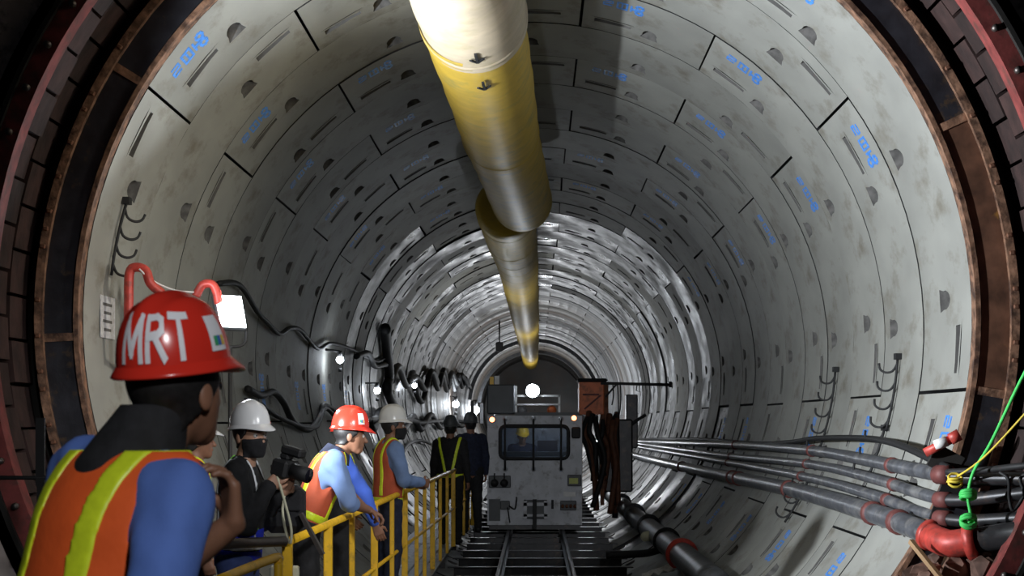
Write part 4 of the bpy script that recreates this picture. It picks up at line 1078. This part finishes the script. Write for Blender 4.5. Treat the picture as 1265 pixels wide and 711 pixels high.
    link('shirt', nets_mesh('shirt', [surface_nets(shirtf, lo_, hi_, h0)], M[shirt]), t)
    if collar:
        def colf(p):
            q = tol(p)
            if big_collar:
                d = union([cone(q, (0,-0.015,1.42), (0,0.005,1.56), 0.108, 0.073), cone(q, (0.0,-0.01,1.46), (0.105,0.0,1.435), 0.072, 0.055)], 0.03)
                return np.maximum(d, 1.38-q[:, 2])
            r_ = np.sqrt(q[:, 0]**2+(q[:, 1]-0.003)**2)
            d = np.abs(r_-(0.083+(1.49-q[:, 2])*0.35))-0.010
            return np.maximum(np.maximum(d, q[:, 2]-1.525+0.25*np.maximum(q[:, 1], 0)), 1.435-q[:, 2])
        lo_, hi_ = box_of(ub((-.22,-.22,1.38)), ub((.22,.22,1.38)), ub((-.15,-.15,1.42)), ub((.15,.15,1.62)), m_=0.03)
        link('collar', nets_mesh('collar', [surface_nets(colf, lo_, hi_, 0.007)], M[collar]), t)
    if legs:
        def trf(p): return np.maximum(np.maximum(legsd(p, 0.016)+0.003*np.sin(p[:, 2]*45), 0.07-p[:, 2]), p[:, 2]-1.02)
        link('trousers', nets_mesh('trousers', [surface_nets(trf, (-.3,-.25,.03), (.3,.25,1.06), 0.018)], M[trousers]), t)
        for sd in (1, -1):
            def bf(p, sd=sd):
                d = union([cone(p, (sd*0.105,-0.03,0.05), (sd*0.115,0.15,0.04), 0.05, 0.042), cone(p, (sd*0.105,-0.02,0.16), (sd*0.105,-0.02,0.06), 0.052, 0.05)], 0.02)
                return np.maximum(d, 0.002-p[:, 2])
            link('boot', nets_mesh('boot', [surface_nets(bf, (sd*0.11-.09,-.11,-.02), (sd*0.11+.09,.23,.25), 0.014)], M['hose']), t)
    if vest:
        def vestf(p, infl=0.030):
            q = tol(p)
            d = torso(p, infl, 0.135)
            d = np.maximum(d, 0.90-q[:, 2])
            r_ = np.sqrt((q[:, 0]/1.0)**2+((q[:, 1]-0.02)/1.1)**2)
            d = np.maximum(d, -np.maximum(r_-(0.090+0.35*np.maximum(q[:, 1], 0)), 1.30-q[:, 2]+0.6*np.maximum(-q[:, 1], 0)))      # neck opening
            for sd in (1, -1):
                d = np.maximum(d, -cone(q*vec(1,0.75,1), (sd*0.235,0,1.40), (sd*0.25,0,1.20), 0.088, 0.075))   # armholes
            return d
        lo_, hi_ = box_of(ub((-.2,-.15,.9)), ub((.2,.15,1.48)), ub((0,0,.9)), m_=0.08)
        vo = link('safety_vest', nets_mesh('safety_vest', [surface_nets(vestf, lo_, hi_, 0.013*res)], M[vest]), t)
        for (kind, m_, a_, b_, c_, d_) in (strips or []):
            def stf(p):
                q = tol(p); d = vestf(p, 0.036)
                if kind == 'band': reg = np.maximum(a_-q[:, 2], q[:, 2]-b_)
                elif kind == 'strap':      # vertical straps at |x| between a and b, z between c and d
                    reg = np.maximum(np.maximum(a_-np.abs(q[:, 0]), np.abs(q[:, 0])-b_), np.maximum(c_-q[:, 2], q[:, 2]-d_))
                elif kind == 'vee':        # straps converging downwards at the back
                    xx = np.abs(q[:, 0])-(q[:, 2]-1.0)*0.22
                    reg = np.maximum(np.maximum(a_-xx, xx-b_), np.maximum(c_-q[:, 2], q[:, 2]-d_))
                return np.maximum(d, reg)
            st = surface_nets(stf, lo_, hi_, 0.010*res)
            link('reflective_strip', nets_mesh('reflective_strip', [st], M[m_]), vo)
    if hair:
        def hairf(p):
            q = toh(p); d = headd(p, 0.010)
            reg = np.maximum(q[:, 1]-0.045+np.maximum(0.02-q[:, 2], 0)*1.0, -hair_low-q[:, 2]+np.maximum(q[:, 1]+0.03, 0)*1.1)
            return np.maximum(d, reg)
        lo_, hi_ = box_of(*hp, m_=0.03)
        link('hair', nets_mesh('hair', [surface_nets(hairf, lo_, hi_, 0.0075*res)], M['hair']), t)
    if mask:
        def maskf(p):
            q = toh(p); d = headd(p, 0.011)
            d = smin(d, ell(q, (0,0.085,-0.035), (0.03,0.035,0.04)), 0.02)
            return np.maximum(d, np.maximum(np.maximum(0.012-q[:, 1]+np.maximum(np.abs(q[:, 0])-0.07, 0), q[:, 2]+0.012-0.12*np.maximum(0.05-np.abs(q[:, 0]), 0)), -0.115-q[:, 2]))
        lo_, hi_ = box_of(*hp, m_=0.03)
        link('face_mask', nets_mesh('face_mask', [surface_nets(maskf, lo_, hi_, 0.0065)], M['blackc']), t)
    if parts:
        for sd in (1, -1):
            MB().sphere(HM @ Vector((sd*0.031,0.082,0.008)), 0.0125, 10, 8).build('eye', M['eye'], t)
            MB().sphere(HM @ Vector((sd*0.031,0.0915,0.008)), 0.0055, 8, 6).build('pupil', M['hose'], t)
    if helm: helmet(t, HM @ Matrix.Rotation(rad(3), 4, 'X'), M[helm], text, sticker)
    # chin strap
    return t, HM, J

LIMEV = [('strap', 'lime', 0.075, 0.125, 1.0, 1.6), ('band', 'lime', 1.0, 1.055, 0, 0)]
# foreground man seen from behind
FG = (-0.945, 3.56, 0.125)
person('man in red helmet lettered MRT and orange vest, largest in the foreground', FG, 44, lean=16, side_lean=7, head_up=0.0, head_yaw=-13, head_pitch=5, group='foreground worker',
       hands={'L': (0.09, 0.355, 1.31), 'R': (0.26, 0.10, 0.93)}, elbow={'L': (0.0, 0.5, -1.0), 'R': (0.6,-0.8,0)}, hand_dirs={'L': (0.0, -0.1, 1)}, palm={'L': (-0.3,-0.9,0.1)}, curl={'L': 0.9, 'R': 0.5},
       shirt='shirtb', sleeve='elbow', trousers='navy', helm='redh', vest='vesto', strips=[('strap', 'lime', 0.068, 0.122, 0.95, 1.62), ('band', 'lime', 1.0, 1.055, 0, 0)], collar='blackc', res=0.75,
       text=('MRT', rad(-98), 0.09), sticker=rad(11), thin=1.1, hair_low=0.115, big_collar=True)
# photographer
pl = P(308, 520, 9.65)
ph, HMp, Jp = person('photographer in white helmet, black mask and blue and lime vest', (pl.x-0.06, 9.65, 0.0), 92, lean=3, head_yaw=42, head_pitch=0, group='photographer',
       hands={'R': (0.14, 0.20, 1.36), 'L': (0.03, 0.25, 1.31)}, elbow={'R': (0.4,-0.6,-1), 'L': (-0.4,-0.3,-1)}, hand_dirs={'R': (-0.1,0.75,0.55), 'L': (0.2,0.45,0.85)}, palm={'R': (-1,0.2,0.3), 'L': (0.9,0,0.3)},
       shirt='blackc', trousers='jeans', helm='whiteh', vest='blackc', strips=[('strap', 'grn', 0.07, 0.085, 0.98, 1.6), ('strap', 'silver', 0.088, 0.125, 1.0, 1.5), ('band', 'blue2', 0.90, 1.0, 0, 0), ('band', 'silver', 1.0, 1.045, 0, 0), ('band', 'blue2', 1.05, 1.12, 0, 0)], mask=True, skin='skinl', curl=0.8, height=0.965)
cp_ = P(352, 578, 9.55); t = empty('photo_camera', cp_, label='black photo camera held up by the photographer in the white helmet', cat='camera')
Rc = Euler((0, 0.25, rad(-25))).to_matrix()
MB().box((0,0,0), (0.10,0.14,0.10), Rc, 0.015).build('body', M['hose'], t)
MB().box(Rc@Vector((-0.005,0,0.065)), (0.06,0.06,0.04), Rc, 0.012).build('viewfinder', M['hose'], t)
MB().cyl(Rc@Vector((0.04,0,-0.0)), Rc@Vector((0.155,0,0.0)), 0.042, 16).build('lens_barrel', M['hose'], t)
MB().cyl(Rc@Vector((0.15,0,0)), Rc@Vector((0.158,0,0)), 0.036, 16).build('front_glass', M['lens'], t)
MB().box(Rc@Vector((0.03,0,0.10)), (0.13,0.07,0.05), Rc, 0.012).build('flash', M['hose'], t)
MB().tube(smoothpath([Rc@Vector((0,0.06,-0.02)), Vector((-0.02,0.05,-0.22)), Vector((0.02,0.03,-0.40)), Vector((0.03,0,-0.30)), Rc@Vector((0,-0.06,-0.04))], 5), 0.008, 6).build('strap', M['cream'], t)
bl = P(352, 628, 9.75); t = empty('shoulder_bag', bl, label='black bag slung at the photographer\'s hip below the camera', cat='bag')
MB().box((0,0,0), (0.22,0.16,0.26), None, 0.04).build('pouch', M['blackc'], t)
MB().box((0,-0.085,0.05), (0.20,0.02,0.12), None, 0.008).build('flap', M['blackc'], t)
MB().tube(smoothpath([(-0.1,0,0.1), (-0.2,0.0,0.35), (-0.22,0.06,0.6)], 5), 0.014, 6).build('strap', M['blackc'], t)
MB().bar((0.10,-0.1,-0.02), (0.22,-0.12,-0.24), 0.035, 0.02).build('strap_end', M['bolt'], t)
# partly hidden worker behind the photographer
pp = P(238, 520, 11.0)
person('worker in orange vest half hidden between the foreground man and the photographer', (pp.x, 11.0, 0.0), 70, group='hidden worker', shirt='navy', vest='vesto', strips=LIMEV, helm='whiteh', parts=False, fingers=False, height=0.94)
# man leaning on the rail
person('man in red helmet and light blue short sleeved shirt leaning on the yellow rail', (-1.56, 12.05, 0.0), 78, lean=24, head_yaw=4, head_pitch=-6, group='leaning workers',
       hands={'R': (0.02, 0.44, 1.05), 'L': (-0.14, 0.42, 1.06)}, elbow={'R': (0.6,-0.6,0.4), 'L': (-0.6,-0.3,0.3)}, hand_dirs={'R': (0.0,0.85,-0.45), 'L': (0,0.85,-0.45)}, palm={'R': (0,-0.3,-1), 'L': (0,-0.3,-1)},
       shirt='shirtl', sleeve='elbow', trousers='blackc', vest='vestr', strips=LIMEV, helm='redh', collar='navy', sticker=rad(35), curl=1.0)
# worker behind him, arm hanging over the rail
person('man in royal blue long sleeves with arm hanging over the rail behind the leaning man', (-1.47, 13.3, 0.0), 80, lean=4, head_yaw=0, group='leaning workers',
       hands={'R': (0.19, 0.30, 0.90), 'L': (-0.2, 0.10, 0.98)}, elbow={'R': (0.2,0.9,0.3)}, shirt='shirtd', trousers='blackc', vest='blackc', strips=[('strap', 'lime', 0.07, 0.115, 1.0, 1.6)], helm='redh', parts=False, curl=0.6, height=0.95)
# white helmet man
pw = P(479, 520, 16.0)
person('man in white helmet, mask and orange vest standing alone at the rail', (pw.x, 16.0, 0.0), 66, lean=2, head_yaw=20, group='worker at the rail', height=0.985,
       hands={'R': (0.14, 0.28, 1.12), 'L': (-0.14, 0.30, 1.10)}, elbow={'R': (0.6,-0.8,-0.2)}, shirt='shirtl', trousers='navy', vest='vestr', strips=[('strap', 'lime', 0.085, 0.125, 1.0, 1.6), ('band', 'lime', 0.92, 0.99, 0, 0)], helm='whiteh', mask=True, skin='skin')
# far workers
pf = P(556, 520, 24.0)
person('far worker seen from behind with yellow braces on a dark jacket', (pf.x, 24.0, 0.0), 8, group='far workers', shirt='blackc', trousers='blackc', vest='blackc', strips=[('vee', 'lime', 0.02, 0.065, 0.98, 1.6), ('band', 'lime', 0.94, 1.0, 0, 0)], helm='locod', parts=False, fingers=False, height=0.95)
pf = P(582, 520, 26.5)
person('far worker in plain dark clothes beside the one with yellow braces', (pf.x, 26.5, 0.0), -20, group='far workers', shirt='navy', trousers='blackc', helm='locod', parts=False, fingers=False, height=0.98)
# driver inside the cab
pd = P(645, 536, LY+1.0)
person('locomotive driver in yellow helmet behind the barred window', (pd.x, LY+1.0, pd.z-1.66), 170, group='driver', shirt='navy', legs=False, helm='yellowh', head_pitch=-15, fingers=False)

# small grey staff and bar at the far left
t = empty('marker_staff', P(50, 575, 9.0), label='short grey upright staff at the far left behind the foreground man', cat='staff')
MB().box((0,0,0.07), (0.045,0.02,0.34)).build('board', M['hose'], t)
MB().tube([(-0.5,0,-0.06), (0.35,0,-0.06)], 0.012, 6).build('bar', M['hose'], t)
MB().box((0,0,-0.8), (0.03,0.03,1.45)).build('post', M['hose'], t)
